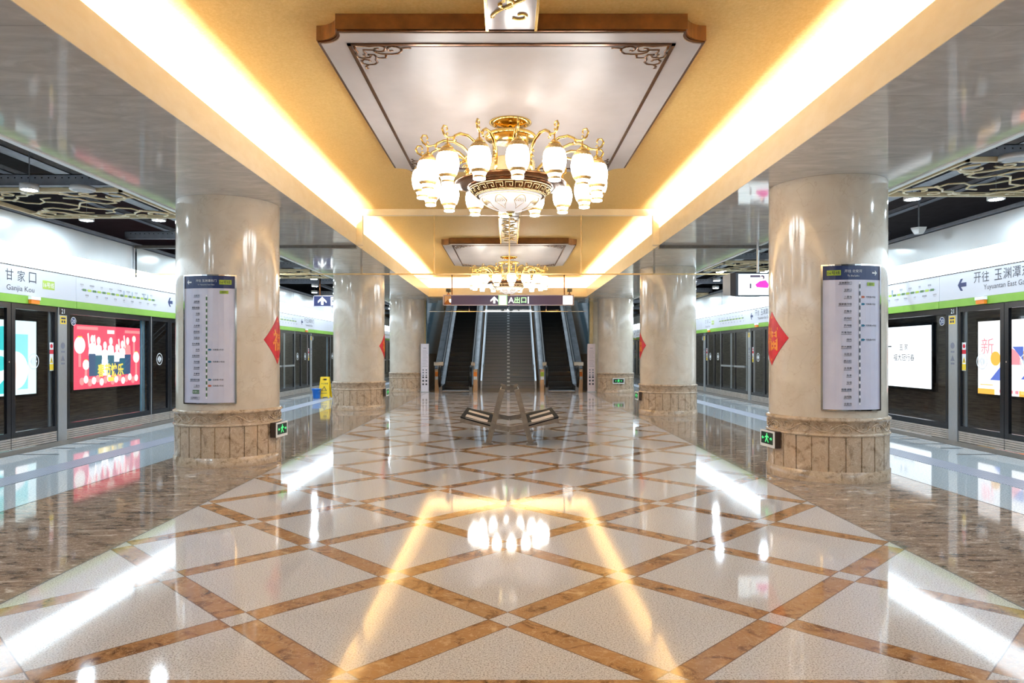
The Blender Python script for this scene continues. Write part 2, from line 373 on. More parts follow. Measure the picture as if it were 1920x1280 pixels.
# stairwell walls
for s in (-1, 1):
    b = new(BEIGE); b.box(s*3.42, 28.3, 0, s*4.7, 28.4, ZB); b.box(s*3.42, 28.4, 0, s*3.5, YE, 9); b.box(s*4.62, 28.4, 0, s*4.7, YE, 4.4); struct(b.build('wall_%s' % ('left' if s < 0 else 'right')))
    b = new(GLBLUE); b.box(s*3.36, 29.2, 1.45, s*3.41, 37, 9); b.use(BRASSL); b.box(s*3.30, 28.22, 0, s*3.44, 28.30, ZB); b.use(mat('ochre_wall', (206, 150, 66), .4)); b.box(s*3.37, 37, 1.4, s*3.41, YE, 9)
    struct(b.build('trim_8'))
b = new(BEIGE); b.box(-3.42, YE, 0, 3.42, YE+.1, 9); struct(b.build('wall_front'))
b = new(DARKC); b.box(-3.5, 27.6, 8.95, 3.5, YE, 9.0); b.box(-3.5, 27.55, ZB+.12, 3.5, 27.6, 9); struct(b.build('ceiling'))
b = new(WELLL); b.box(-2.6, 32, 8.86, 2.6, 42, 8.9); tag(b.build('ceiling_lamp'), 'cool ceiling lamp high over the stairs and escalators', 'light')

# ------------------------------------------------------------------ round columns
RS, RP = .675, .70
def make_column(loc, label):
    t = thing('round_column', label, 'column', loc, 'round marble columns along the hall')
    o = Vector(loc)
    b = new(CM); b.lathe([(RS, .74), (RS, 3.50), (RS, 3.5545)], loc, 64); b.build('shaft', t)
    b = new(PLM)
    b.lathe([(RP+.005, .0), (RP+.005, .115), (RP-.008, .125), (RP-.008, .13)], loc, 64)
    # fluted drum: a ring profile with narrow sunk joints
    ang = []; K = 24
    for i in range(K):
        a = 2*PI*(i+.5)/K
        ang += [(a-.012, RP-.008), (a-.008, RP-.022), (a+.008, RP-.022), (a+.012, RP-.008)] + [(a+2*PI/K*q/4, RP-.008) for q in (1, 2, 3)]
    ang.sort(); L = len(ang)
    b.add([(loc[0]+r*math.cos(a), loc[1]+r*math.sin(a), z) for z in (.13, .53) for a, r in ang], [(i, (i+1) % L, L+(i+1) % L, L+i) for i in range(L)], False)
    b.lathe([(RP-.008, .53), (RP+.004, .532), (RP+.012, .545), (RP+.004, .56), (RP-.012, .565)], loc, 64)
    b.build('plinth', t)
    b = new(PLM)
    b.lathe([(RP-.014, .565), (RP-.014, .695), (RP+.002, .70), (RP+.012, .715), (RP+.012, .73), (RP-.02, .745), (RS-.01, .75)], loc, 72)
    cy = lambda a, z, r=0: (loc[0]+(RP-.012+r)*math.cos(a), loc[1]+(RP-.012+r)*math.sin(a), z)
    R8 = 10
    for k in range(R8):
        a0 = 2*PI*k/R8; w = 2*PI/R8
        b.tube([cy(a0+w*i/12, .63+.045*math.sin(2*PI*i/12), .002) for i in range(13)], .008, 5)
        for h, zc, sg in ((.25, .618, 1), (.75, .642, -1)):
            ac = a0+w*h
            b.tube([cy(ac+w*(.03+.014*q)*math.cos(sg*q*.75), zc+(.012+.0042*q)*math.sin(sg*q*.75), .002) for q in range(9)], .006, 5)
            b.tube([cy(ac+w*.14+w*.02*q, zc+sg*(.02-.012*q), .002) for q in range(4)], .007, 5)
            b.tube([cy(ac-w*.14-w*.02*q, zc+sg*(.02-.012*q), .002) for q in range(4)], .007, 5)
    b.build('carved_frieze', t)
    return t
COLS = [((-3.89, 9.77, 0), 'cream marble column nearest the camera on the side of the red poster, map board on its front'),
        ((3.96, 8.70, 0), 'cream marble column nearest the camera on the side of the hanging screen, map board on its front'),
        ((-3.98, 18.75, 0), 'cream marble column beside the wet floor sign and blue bucket'),
        ((3.93, 17.20, 0), 'second cream marble column behind the hanging screen side, thin glass joint in front of it'),
        ((-3.92, 27.30, 0), 'farthest cream marble column beside the escalator on the wet floor sign side'),
        ((4.12, 26.80, 0), 'farthest cream marble column with a green exit sign facing the camera')]
c0 = make_column(*COLS[0])
for loc, lab in COLS[1:]: dup(c0, loc, lab)

# ------------------------------------------------------------------ things wrapped on the columns
def on_col(loc, r, ac):
    """(u along the surface, v height, d outward) -> world; ac = direction of the normal (0 = towards the camera, +90deg = +x)"""
    return lambda u, v, d=0: (loc[0]+(r+d)*math.sin(ac+u/r), loc[1]-(r+d)*math.cos(ac+u/r), v)
STA = ['北安河', '温阳路', '稻香湖路', '屯佃', '永丰', '永丰南', '西北旺', '马连洼', '农大南路', '西苑', '万泉河桥', '苏州街', '苏州桥', '万寿寺', '国家图书馆', '二里沟', '甘家口', '玉渊潭东门']
TRN = {'西苑': '可换乘4号线', '苏州街': '可换乘10号线', '国家图书馆': '可换乘9号线', '二里沟': '可换乘6号线'}
def slab(b, fn, u0, v0, u1, v1, d0, d1, nu=10):
    """curved plate with thickness"""
    for i in range(nu):
        a = u0+(u1-u0)*i/nu; c = u0+(u1-u0)*(i+1)/nu
        b.hexa([fn(a, v0, d0), fn(c, v0, d0), fn(c, v0, d1), fn(a, v0, d1)], [fn(a, v1, d0), fn(c, v1, d0), fn(c, v1, d1), fn(a, v1, d1)])
def map_board(loc, label, left):
    fn = on_col(loc, RS+.002, 0); w = .332; z0, z1 = .845, 2.50
    org = fn(0, z0, .03); t = thing('map_board', label, 'sign', org)
    b = new(BOARD); slab(b, fn, -w, z0, w, z1, 0, .022); b.build('panel', t)
    b = new(CHROME)
    for a in ((-w-.012, z0-.012, w+.012, z0+.004), (-w-.012, z1-.004, w+.012, z1+.012)): slab(b, fn, *a, 0, .034)
    slab(b, fn, -w-.014, z0, -w+.006, z1, 0, .034, 1); slab(b, fn, w-.006, z0, w+.014, z1, 0, .034, 1); b.build('frame', t)
    b = new(NAVY); d = .0245; slab(b, fn, -w+.006, z1-.165, w-.006, z1-.004, .0215, .024)
    b.build('header', t)
    b = new(WHITE); sx = 1 if left else -1
    def arrow(cx, cz, k, dr):
        b.flat([(cx+dr*k*.5, cz-.011*k/.09), (cx+dr*k*.5, cz+.011*k/.09), (cx-dr*k*.35, cz+.011*k/.09), (cx-dr*k*.35, cz-.011*k/.09)][::dr], .026, fn)
        for sg in (1, -1): b.flat([(cx-dr*k*.5, cz), (cx-dr*k*.3, cz), (cx+dr*k*.0, cz+sg*.38*k), (cx-dr*k*.18, cz+sg*.38*k)][::dr*sg], .0262, fn)
    za = z1-.085
    arrow(-.25*sx, za, .07, 1 if left else -1)
    b.text('开往 玉渊潭东门' if left else '开往 北安河', -.02*sx+(0 if left else -.03), za+.018, .034, .026, fn, res=1)
    b.text('To Yuyuantan East Gate' if left else "To Bei'anhe", -.02*sx+(0 if left else -.03), za-.035, .020, .026, fn, res=1)
    b.use(pat('green_badge', (150, 176, 50), (160, 186, 60), 4)); b.rect(.215*sx-.072, za-.03, .215*sx+.072, za+.03, .0258, fn, 3)
    b.rect(.15, z1-.235, .25, z1-.195, .0258, fn, 2)
    b.use(INK); b.text('16号线', .215*sx, za, .042, .0262, fn, res=1, off=.01); b.text('图例', .2, z1-.215, .026, .0262, fn, res=1)
    names = STA if left else STA[::-1]; n = len(names); zt, zb = z1-.26, z0+.07
    if not left: zt = z1-.2
    xl = -.01 if left else .06
    for i, nm in enumerate(names):
        z = zt+(zb-zt)*i/(n-1)
        here = nm == '甘家口'
        if here and left:
            b.use(GREENINK); b.rect(xl-.19, z-.024, xl-.095, z+.024, .0256, fn, 2); b.use(WHITE); b.text(nm, xl-.142, z, .028, .0262, fn, res=1)
        else:
            b.use(INK); b.text(nm, xl-.09, z, .026, .0256, fn, res=1, off=.008, al='r')
        b.use(INK); b.rect(xl-.09-.028*len(nm), z-.023, xl-.092, z-.019, .0256, fn, 1)
        if nm in TRN:
            b.use(mat('teal_ink', (30, 110, 140), .4) if nm != '二里沟' else mat('orange_ink', (190, 90, 50), .4)); b.flat([(xl+.02, z-.012), (xl+.048, z-.012), (xl+.064, z), (xl+.048, z+.012), (xl+.02, z+.012)], .0257, fn)
            b.use(INK); b.text(TRN[nm], xl+.075, z, .022, .0256, fn, res=1, al='l')
        if i < n-1:
            z2 = zt+(zb-zt)*(i+1)/(n-1); b.use(GREENINK if left else mat('grey_ink', (96, 100, 110), .4)); b.rect(xl-.009, z2+.018, xl+.009, z-.018, .0255, fn, 1)
        b.use(WHITE); b.disc(xl, z, .010, .0258, fn, 10)
    b.build('lettering', t)
map_board(COLS[0][0], 'tall line map board with blue header and left arrow on the left column', True)
map_board(COLS[1][0], 'tall line map board with blue header and right arrow on the right column', False)

def fu_paper(loc, ac, label):
    fn = on_col(loc, RS+.002, ac); zc, h = 1.676, .333
    t = thing('paper_diamond', label, 'decoration', fn(0, zc, 0), 'red paper diamonds on the column shafts')
    b = new(REDP); K = 12
    for i in range(K):
        a = -h+2*h*i/K; c = -h+2*h*(i+1)/K; ha = h-abs(a); hc = h-abs(c)
        b.hexa([fn(a, zc-ha, 0), fn(c, zc-hc, 0), fn(c, zc-hc, .003), fn(a, zc-ha, .003)], [fn(a, zc+ha, 0), fn(c, zc+hc, 0), fn(c, zc+hc, .003), fn(a, zc+ha, .003)])
    b.build('paper', t)
    b = new(GOLDP); vs, fs, tw, th = glyphs('福', 3, .02)
    b.add([fn(x/tw*.30, zc+y/th*.30, .0045) for x, y in vs], fs, False)
    for sg in (-1, 1):
        b.flat([(sg*-.02, sg*.25), (sg*.02, sg*.25), (0, sg*.29)], .0045, lambda u, v, d: fn(u, zc+v, d))
    b.build('printed_character', t)
fu_paper(COLS[0][0], PI/2, 'red paper diamond with gold character on the column nearest the red poster')
fu_paper(COLS[1][0], -PI/2, 'red paper diamond with gold character on the nearest column by the hanging screen')
fu_paper(COLS[2][0], PI/2, 'small red paper diamond on the column beside the wet floor sign')
fu_paper(COLS[3][0], -PI/2, 'small red paper diamond on the second column behind the hanging screen side')

EXG = mat('exit_green', (60, 210, 110), .4, 0, lin((70, 225, 120)), .9)
EXD = mat('exit_dark', (14, 40, 26), .3)
def exit_sign(loc, ac, label, w=.36):
    cn = Vector((math.sin(ac), -math.cos(ac), 0)); tn = Vector((math.cos(ac), math.sin(ac), 0)); c = Vector(loc)+cn*(RP-.012)
    fn = lambda u, v, d=0: tuple(c+tn*u+cn*d+Vector((0, 0, v)))
    t = thing('exit_sign', label, 'sign', tuple(c+Vector((0, 0, .445)))); h = .1; w /= 2; z = .445
    B = lambda bb, u0, v0, u1, v1, d0, d1: bb.hexa([fn(u0, v0, d0), fn(u1, v0, d0), fn(u1, v0, d1), fn(u0, v0, d1)], [fn(u0, v1, d0), fn(u1, v1, d0), fn(u1, v1, d1), fn(u0, v1, d1)])
    b = new(mat('dark_sign_box', (58, 40, 28), .4)); B(b, -w, z-h, w, z+h, .0, .075); b.build('housing', t)
    b = new(WHITE); B(b, -w, z-h, w, z+h, .075, .085); b.build('face', t)
    b = new(EXD); B(b, -w+.03, z-h+.035, w-.03, z+h-.022, .085, .087); b.use(EXG)
    f2 = lambda u, v, d: fn(u, z+.006+v, .0885)
    b.disc(-.0, .048, .013, 0, f2, 10)                                     # running figure between two arrows
    b.flat([(-.022, -.01), (.012, -.014), (.02, .034), (-.014, .036)], 0, f2); b.flat([(-.05, .014), (-.046, .002), (-.014, .018), (-.014, .032)], 0, f2)
    b.flat([(.018, .032), (.016, .018), (.046, .006), (.052, .016)], 0, f2); b.flat([(-.022, -.008), (-.008, -.012), (-.03, -.052), (-.046, -.046)], 0, f2)
    b.flat([(-.004, -.012), (.012, -.012), (.044, -.044), (.034, -.056)], 0, f2)
    for sg in (1, -1):
        b.flat([(sg*.075, -.008), (sg*.105, -.008), (sg*.105, .008), (sg*.075, .008)][::sg], 0, f2); b.flat([(sg*.105, -.024), (sg*.132, 0), (sg*.105, .024)][::sg], 0, f2)
    b.build('pictogram', t)
D = math.radians
exit_sign(COLS[0][0], D(84), 'small green exit sign low on the column nearest the red poster')
exit_sign(COLS[1][0], D(-84), 'small green exit sign low on the nearest column by the hanging screen')
exit_sign(COLS[2][0], D(88), 'small green exit sign on the plinth beside the wet floor sign')
exit_sign(COLS[3][0], D(-88), 'small green exit sign on the plinth of the second column by the hanging screen')
exit_sign(COLS[4][0], D(92), 'tiny green exit sign on the farthest column beside the wet floor sign side escalator')
exit_sign(COLS[5][0], 0, 'green exit sign facing the camera on the farthest column plinth', .44)

# ------------------------------------------------------------------ ceiling medallions, ceiling strips, chandeliers
HX = .03
def medal_outline(w, l, k, cx, cy):
    p = []
    for sx, sy, a0 in ((1, 1, PI), (-1, 1, -PI/2), (-1, -1, 0), (1, -1, PI/2)):
        for i in range(9):
            a = a0+PI/2*i/8
            p.append((sx, sy, a))
    out = []
    for sx, sy in ((1, -1), (1, 1), (-1, 1), (-1, -1)):
        q = []
        for i in range(9):
            a = PI/2*i/8
            q.append((cx+sx*(w-k*math.cos(a)), cy+sy*(l-k*math.sin(a))))   # arc centred on the outer corner
        # order so that the ring runs counter-clockwise
        if sx*sy > 0: q = q[::-1]
        out += q
    return out
PHOTO_CORNER = [[(180, 235), (300, 235), (370, 240), (430, 215), (520, 205), (580, 225), (585, 260), (545, 285), (490, 275)],
    [(350, 240), (345, 290), (400, 330), (520, 340), (700, 335), (790, 310), (825, 275), (795, 242), (735, 245)],
    [(1140, 192), (900, 208), (740, 192), (645, 212), (625, 250), (650, 288), (720, 298), (800, 285), (825, 268), (1000, 265), (985, 300), (950, 325), (990, 350), (970, 382)],
    [(610, 345), (608, 402), (760, 408)],
    [(1165, 195), (1140, 260), (1100, 300), (1115, 350), (1080, 395), (1000, 410), (885, 398), (862, 368), (920, 345)],
    [(920, 345), (810, 350), (770, 390), (780, 440), (748, 480), (790, 513), (900, 523), (1000, 500), (1020, 462), (980, 430), (900, 440), (868, 465)],
    [(900, 523), (940, 550), (930, 590), (900, 582)]]
def corner_scroll():
    """offsets from the inner frame corner, metres, in plan"""
    out = []
    for st in PHOTO_CORNER:
        q = []
        for zx, zy in st:
            px, py = 1130+zx/9.14, 60+zy/9.14
            Y = 2.616*1313/(661-py); X = (px-952)*Y/1313
            q.append((1.40-X, Y-5.92))
        out.append(q)
    return out
CS = corner_scroll()
def make_medallion(cy, label):
    loc = (HX, cy, ZC); t = thing('ceiling_medallion', label, 'ceiling panel', loc, 'notched white ceiling panels')
    w, l = 1.64, 2.225
    o1 = medal_outline(w, l, .21, HX, cy); o2 = medal_outline(w-.035, l-.035, .20, HX, cy); o3 = medal_outline(w-.01, l-.01, .21, HX, cy)
    b = new(WOOD); b.prism(o1, lambda u, v, z: (u, v, z), 4.125, 4.249)
    b.use(BRONZE); b.prism(o3, lambda u, v, z: (u, v, z), 4.112, 4.125); b.build('side_board', t)
    b = new(WGLOSS); b.prism(o2, lambda u, v, z: (u, v, z), 4.104, 4.112); b.build('white_panel', t)
    b = new(BRONZE); a, c = 1.385, 2.01
    for x0, y0, x1, y1 in ((-a, -c, a, -c+.032), (-a, c-.032, a, c), (-a, -c, -a+.032, c), (a-.032, -c, a, c)): b.box(HX+x0, cy+y0, 4.094, HX+x1, cy+y1, 4.104)
    b.build('inlay_frame', t)
    b = new(WGLOSS); b.box(HX-a+.06, cy-c+.06, 4.099, HX+a-.06, cy+c-.06, 4.104); b.build('centre_panel', t)
    for sx in (1, -1):
        for sy in (1, -1):
            b = new(BRONZE)
            for st in CS: b.tube([(HX+sx*(a-.03-dx), cy-sy*(c-.03-dy), 4.097) for dx, dy in st], .0125, 5, flat=((0, 0, 1), .3))
            b.build('corner_scroll', t)
    return t
make_medallion(7.905, 'large notched white ceiling panel with brown rim above the nearer chandelier')
make_medallion(19.0, 'smaller looking notched white ceiling panel seen through the glass above the farther chandelier')

make_medallion(-3.2, 'unseen notched white ceiling panel added behind the camera for the extra chandelier')  # added out of view to carry the extra foreground chandelier
def spiral(cx, cy, r0, r1, a0, a1, n=14):
    return [(cx+(r0+(r1-r0)*i/n)*math.cos(a0+(a1-a0)*i/n), cy+(r0+(r1-r0)*i/n)*math.sin(a0+(a1-a0)*i/n)) for i in range(n+1)]
def ceiling_strip(y0, y1, label):
    t = thing('ceiling_strip', label, 'ceiling panel', (HX, (y0+y1)/2, ZC), 'ornamental strips running between the ceiling panels'); w = .185
    b = new(pat('frosted_strip_glass', (214, 206, 210), (226, 220, 222), 3, .15)); b.box(HX-w, y0, 4.112, HX+w, y1, ZC-.001); b.build('glass_panel', t)
    for s in (-1, 1):
        b = new(BRASS); b.box(HX+s*w, y0, 4.095, HX+s*(w+.022), y1, ZC-.001); b.build('side_rail', t)
    b = new(BRASS); y = y0+.2; k = 0
    while y < y1-.25:
        sg = 1 if k % 2 else -1
        z = 4.106; F = ((0, 0, 1), .4)
        b.tube([(HX+sg*.15*math.cos(PI*i/10), y-.2+.4*i/10, z) for i in range(11)], .018, 5, flat=F)
        b.tube([(HX+sg*(u), y+v, z) for u, v in spiral(-.06, .0, .10, .02, -1.8, 3.6)], .017, 5, flat=F)
        b.tube([(HX+sg*(u), y+.17+v, z) for u, v in spiral(.07, 0, .07, .015, 2.6, -2.6)], .015, 5, flat=F)
        for q in range(3):
            a = .5+q*.8; b.flat([(HX+sg*(-.04), y-.1), (HX+sg*(-.04+.09*math.cos(a)-.02), y-.1+.1*math.sin(a)), (HX+sg*(-.04+.13*math.cos(a)), y-.1+.14*math.sin(a)), (HX+sg*(-.04+.08*math.cos(a)+.03), y-.1+.08*math.sin(a))], 0, lambda u, v, d: (u, v, 4.1095))
        y += .4; k += 1
    b.build('gold_scrollwork', t)
ceiling_strip(-.95, 5.66, 'white and gold ornamental ceiling strip ending at the nearer white ceiling panel, top of the photo')
ceiling_strip(10.15, 13.38, 'white and gold ornamental ceiling strip between the nearer white ceiling panel and the glass barrier')
ceiling_strip(13.52, 16.76, 'white and gold ornamental ceiling strip just behind the glass barrier')
ceiling_strip(21.25, 25.75, 'white and gold ornamental ceiling strip beyond the farther chandelier')

NS = 16; RR = .985
def make_chandelier(cy, label):
    loc = (HX, cy, 4.09); t = thing('chandelier', label, 'chandelier', loc, 'sixteen lamp gold chandeliers'); c0 = (HX, cy, 0)
    b = new(BRASS); b.lathe([(0, 4.098), (.235, 4.098), (.24, 4.085), (.20, 4.065), (.10, 4.045), (.05, 4.03), (0, 4.03)], c0, 48)
    for i in range(8):
        a = 2*PI*i/8; b.lathe([(.0, .016), (.02, .012), (.02, 0), (0, -.006)], (HX+.17*math.cos(a), cy+.17*math.sin(a), 4.05), 8)
    b.build('canopy', t)
    b = new(BRASS); b.cyl((HX, cy, 4.04), (HX, cy, 3.40), .022); b.lathe([(.02, 3.99), (.035, 3.97), (.02, 3.95)], c0, 16); b.build('stem', t)
    b = new(BRASS); b.lathe([(.0, 3.905), (.275, 3.905), (.29, 3.92), (.29, 3.945), (.275, 3.955), (.27, 3.955), (.27, 3.92), (0, 3.915)], c0, 48)
    for i in range(4):
        a = 2*PI*(i+.5)/4; b.cyl((HX+.26*math.cos(a), cy+.26*math.sin(a), 3.91), (HX+.26*math.cos(a), cy+.26*math.sin(a), 3.64), .014)
    b.build('upper_ring', t)
    b = new(BRASSL); b.lathe([(.0, 3.655), (.27, 3.655), (.28, 3.64), (.28, 3.47), (.3, 3.45), (0, 3.45)], c0, 48); b.build('drum', t)
    b = new(BRONZE); b.lathe([(0, 3.452), (.30, 3.45), (.60, 3.415), (.63, 3.40), (.625, 3.385), (.55, 3.372), (.48, 3.365), (0, 3.365)], c0, 64); b.build('plate', t)
    b = new(BRONZE); b.lathe([(.485, 3.366), (.482, 3.352), (.465, 3.34), (.385, 3.262), (.365, 3.256), (.36, 3.28)], c0, 64)
    b.use(BRASSL)
    b.tube([(HX+.46*math.cos(2*PI*i/64), cy+.46*math.sin(2*PI*i/64), 3.341) for i in range(64)], .008, 5, closed=True)
    b.tube([(HX+.383*math.cos(2*PI*i/64), cy+.383*math.sin(2*PI*i/64), 3.258) for i in range(64)], .007, 5, closed=True)
    # meander key pattern lying on the sloping ring
    def kp(a, h): r = .390+(.458-.390)*h; return (HX+r*math.cos(a), cy+r*math.sin(a), 3.264+(3.332-3.264)*h-.004)
    KN = 26; u = 2*PI/KN
    for i in range(KN):
        a = i*u; P = [(.0, .1), (.0, .9), (.72, .9), (.72, .38), (.42, .38), (.42, .62)]; 
        b.tube([kp(a+q*u, h) for q, h in P], .0052, 4)
        b.tube([kp(a, .1), kp(a+.45*u, .1), kp(a+u, .1)], .005, 4)
    b.build('key_pattern_ring', t)
    b = new(BOWLM); b.lathe([(.36, 3.275), (.355, 3.255), (.32, 3.20), (.25, 3.145), (.16, 3.108), (.06, 3.09), (0, 3.088)], c0, 64); bw = b.build('glass_bowl', t)
    b = new(BRASSL); 
    bowl = lambda a, q: (HX+r_(q)*math.cos(a), cy+r_(q)*math.sin(a), z_(q))
    pr = [(.358, 3.254), (.323, 3.198), (.253, 3.143), (.163, 3.105), (.063, 3.087)]
    def r_(q): i = min(int(q*4), 3); f = q*4-i; return pr[i][0]+(pr[i+1][0]-pr[i][0])*f
    def z_(q): i = min(int(q*4), 3); f = q*4-i; return pr[i][1]+(pr[i+1][1]-pr[i][1])*f
    for i in range(8):
        a0 = 2*PI*i/8+PI/8
        b.tube([bowl(a0-.24+.48*k/8, .42-.26*math.sin(PI*k/8)) for k in range(9)], .006, 4)
        for k in range(5): a = a0-.16+.08*k; b.tube([bowl(a, .44), bowl(a*.5+a0*.5, .30)], .0035, 4)
        b.tube([bowl(a0-.24, .42), bowl(a0-.1, .62), bowl(a0, .8), bowl(a0+.1, .62), bowl(a0+.24, .42)], .004, 4)
    b.tube([bowl(2*PI*i/48, .08) for i in range(48)], .004, 4, closed=True)
    b.lathe([(.05, 3.09), (.04, 3.077), (.0, 3.072)], c0, 20); ch = b.build('gold_tracery', bw); 
    b = new(BRASS); b.lathe([(.03, 3.082), (.02, 3.06), (.028, 3.045), (0, 3.03)], c0, 16); b.build('finial', t)
    phi = D(-90)+D(4)
    arm = shade = None
    for i in range(NS):
        a = phi+2*PI*i/NS; ca, sa = math.cos(a), math.sin(a)
        if arm is None:
            P = lambda r, z, q=0: (HX+r*ca-q*sa, cy+r*sa+q*ca, z)
            b = new(BRASS)
            ctl = [(.50, 3.41), (.485, 3.52), (.47, 3.60), (.50, 3.68), (.58, 3.75), (.69, 3.79), (.80, 3.785), (.88, 3.745), (.90, 3.70), (.87, 3.685), (.86, 3.705)]
            b.tube([P(*q) for q in ctl], [.016]*7+[.013, .011, .009, .007], 7)
            b.tube([P(r, z) for r, z in [(.86, 3.755), (.92, 3.715), (.985, 3.70), (1.04, 3.73), (1.06, 3.775), (1.04, 3.81), (1.00, 3.812), (.985, 3.785), (1.0, 3.77)]], [.012]*4+[.011, .010, .009, .008, .008], 6)
            b.tube([P(.985+u*.6, 3.70+v) for u, v in spiral(.0, .03, .035, .01, -1.5, 3.0, 8)], .006, 5)
            for u, v in ((.52, 3.60), (.50, 3.55), (.535, 3.65)): b.tube([P(u-.03, v), P(u, v+.01), P(u+.015, v-.02)], .008, 5)
            b.cyl(P(.985, 3.70), P(.985, 3.62), .008)
            b.lathe([(0, 3.645), (.02, 3.64), (.045, 3.61), (.062, 3.597), (.06, 3.59), (0, 3.59)], P(.985, 0), 20)
            arm = b.build('arm', t)
            b = new(SHADE); prof = [(0, 3.585), (.062, 3.585), (.086, 3.56), (.108, 3.51), (.119, 3.455), (.120, 3.42), (.113, 3.37), (.095, 3.32), (.070, 3.285), (.062, 3.268), (.062, 3.225), (.055, 3.222), (.0, 3.222)]
            b.lathe(prof, P(RR, 0), 28); shade = b.build('lamp_shade', t)
            b = new(BAND)
            b.lathe([(.050, 3.5865), (.0645, 3.5862), (.0885, 3.561), (.0995, 3.538), (.0985, 3.534)], P(RR, 0), 28); b.lathe([(.095, 3.316), (.0968, 3.315), (.0735, 3.289), (.0715, 3.288)], P(RR, 0), 28); b.lathe([(.0635, 3.258), (.0645, 3.256), (.0645, 3.238), (.063, 3.236)], P(RR, 0), 20)
            for q in range(20):
                aa = 2*PI*q/20; b.tube([(P(RR, 0)[0]+rr*math.cos(aa+da), P(RR, 0)[1]+rr*math.sin(aa+da), z) for rr, z, da in ((.099, 3.534, 0), (.1045, 3.52, .157), (.099, 3.534, .314))], .003, 4)
            band = b.build('gilded_band', shade)
        else:
            da = 2*PI*i/NS
            m = arm.copy(); COL.objects.link(m); m.parent = t; m.rotation_euler.z = da
            h = shade.copy(); COL.objects.link(h); h.parent = t; h.rotation_euler.z = da
            g = band.copy(); COL.objects.link(g); g.parent = h
    return t
ch1 = make_chandelier(7.905, 'large gold chandelier with sixteen glowing white shades, hanging nearest the camera')
dup(ch1, (HX, 19.0, 4.09), 'farther gold chandelier with glowing white shades, seen through the glass barrier')
dup(ch1, (HX, -3.2, 4.09), 'unseen gold chandelier added behind the camera to light the near end of the hall')  # out-of-view chandelier added to brighten the foreground

# ------------------------------------------------------------------ glass smoke barriers
def barrier(yb, x1, center, label):
    t = thing('glass_smoke_barrier', label, 'glass barrier', (0, yb, 3.0))
    if center:
        b = new(FAM); b.box(-2.9, yb-.05, 4.13, 2.9, yb+.05, 4.249)
        for s in (-1, 1): b.box(s*2.78, yb-.05, ZB+.0, s*2.898, yb+.05, 4.13)
        b.build('frame', t)
        for x0, xx in ((-2.78, -1.41), (-1.41, .03), (.03, 1.41), (1.41, 2.78)):
            b = new(GLB); b.add([(x0+.004, yb, 3.02), (xx-.004, yb, 3.02), (xx-.004, yb, 4.13), (x0+.004, yb, 4.13)], [(0, 1, 2, 3)]); b.build('glass_pane', t)
        b = new(BRASSL)
        for x in (-1.41, .03, 1.41): b.box(x-.011, yb-.01, 3.02, x+.011, yb+.01, 4.13)
        b.build('glass_joint', t)
        for s in (-1, 1):
            b = new(STEELD); b.box(s*2.9, yb-.05, ZB-.06, s*7.15, yb+.05, ZB-.006); b.build('head_channel', t)
            for x0, xx in ((2.79, 4.0), (4.0, 5.25), (5.25, 7.15)):
                b = new(GLB); b.add([(s*x0, yb, 3.02), (s*(xx-.006), yb, 3.02), (s*(xx-.006), yb, 3.5), (s*x0, yb, 3.5)], [(0, 1, 2, 3)]); b.build('glass_pane', t)
            b = new(CHROME); b.box(s*2.79, yb-.012, 3.02, s*2.83, yb+.012, 3.5); b.box(s*7.14, yb-.03, 2.95, s*7.17, yb+.03, 3.52); b.build('glass_joint', t)
    else:
        b = new(STEELD); b.box(-2.9, yb-.04, ZB-.05, 2.9, yb+.04, ZB-.006); b.build('head_channel', t)
        for x0, xx in ((-2.88, -1.41), (-1.41, 0), (0, 1.41), (1.41, 2.88)):
            b = new(GLB); b.add([(x0, yb, 3.02), (xx-.01, yb, 3.02), (xx-.01, yb, 3.51), (x0, yb, 3.51)], [(0, 1, 2, 3)]); b.build('glass_pane', t)
        b = new(CHROME)
        for x in (-1.41, 0, 1.41): b.box(x-.014, yb-.012, 3.02, x+.014, yb+.012, 3.51)
        b.build('glass_joint', t)
    b = new(BRASSL if center else CHROME); b.box(-x1, yb-.015, 2.995, x1, yb+.015, 3.02); b.build('bottom_rail', t)
barrier(13.45, 7.14, True, 'wide glass smoke barrier crossing the hall between the two chandeliers')
barrier(25.62, 2.88, False, 'low glass smoke barrier with steel rail in front of the escalators')

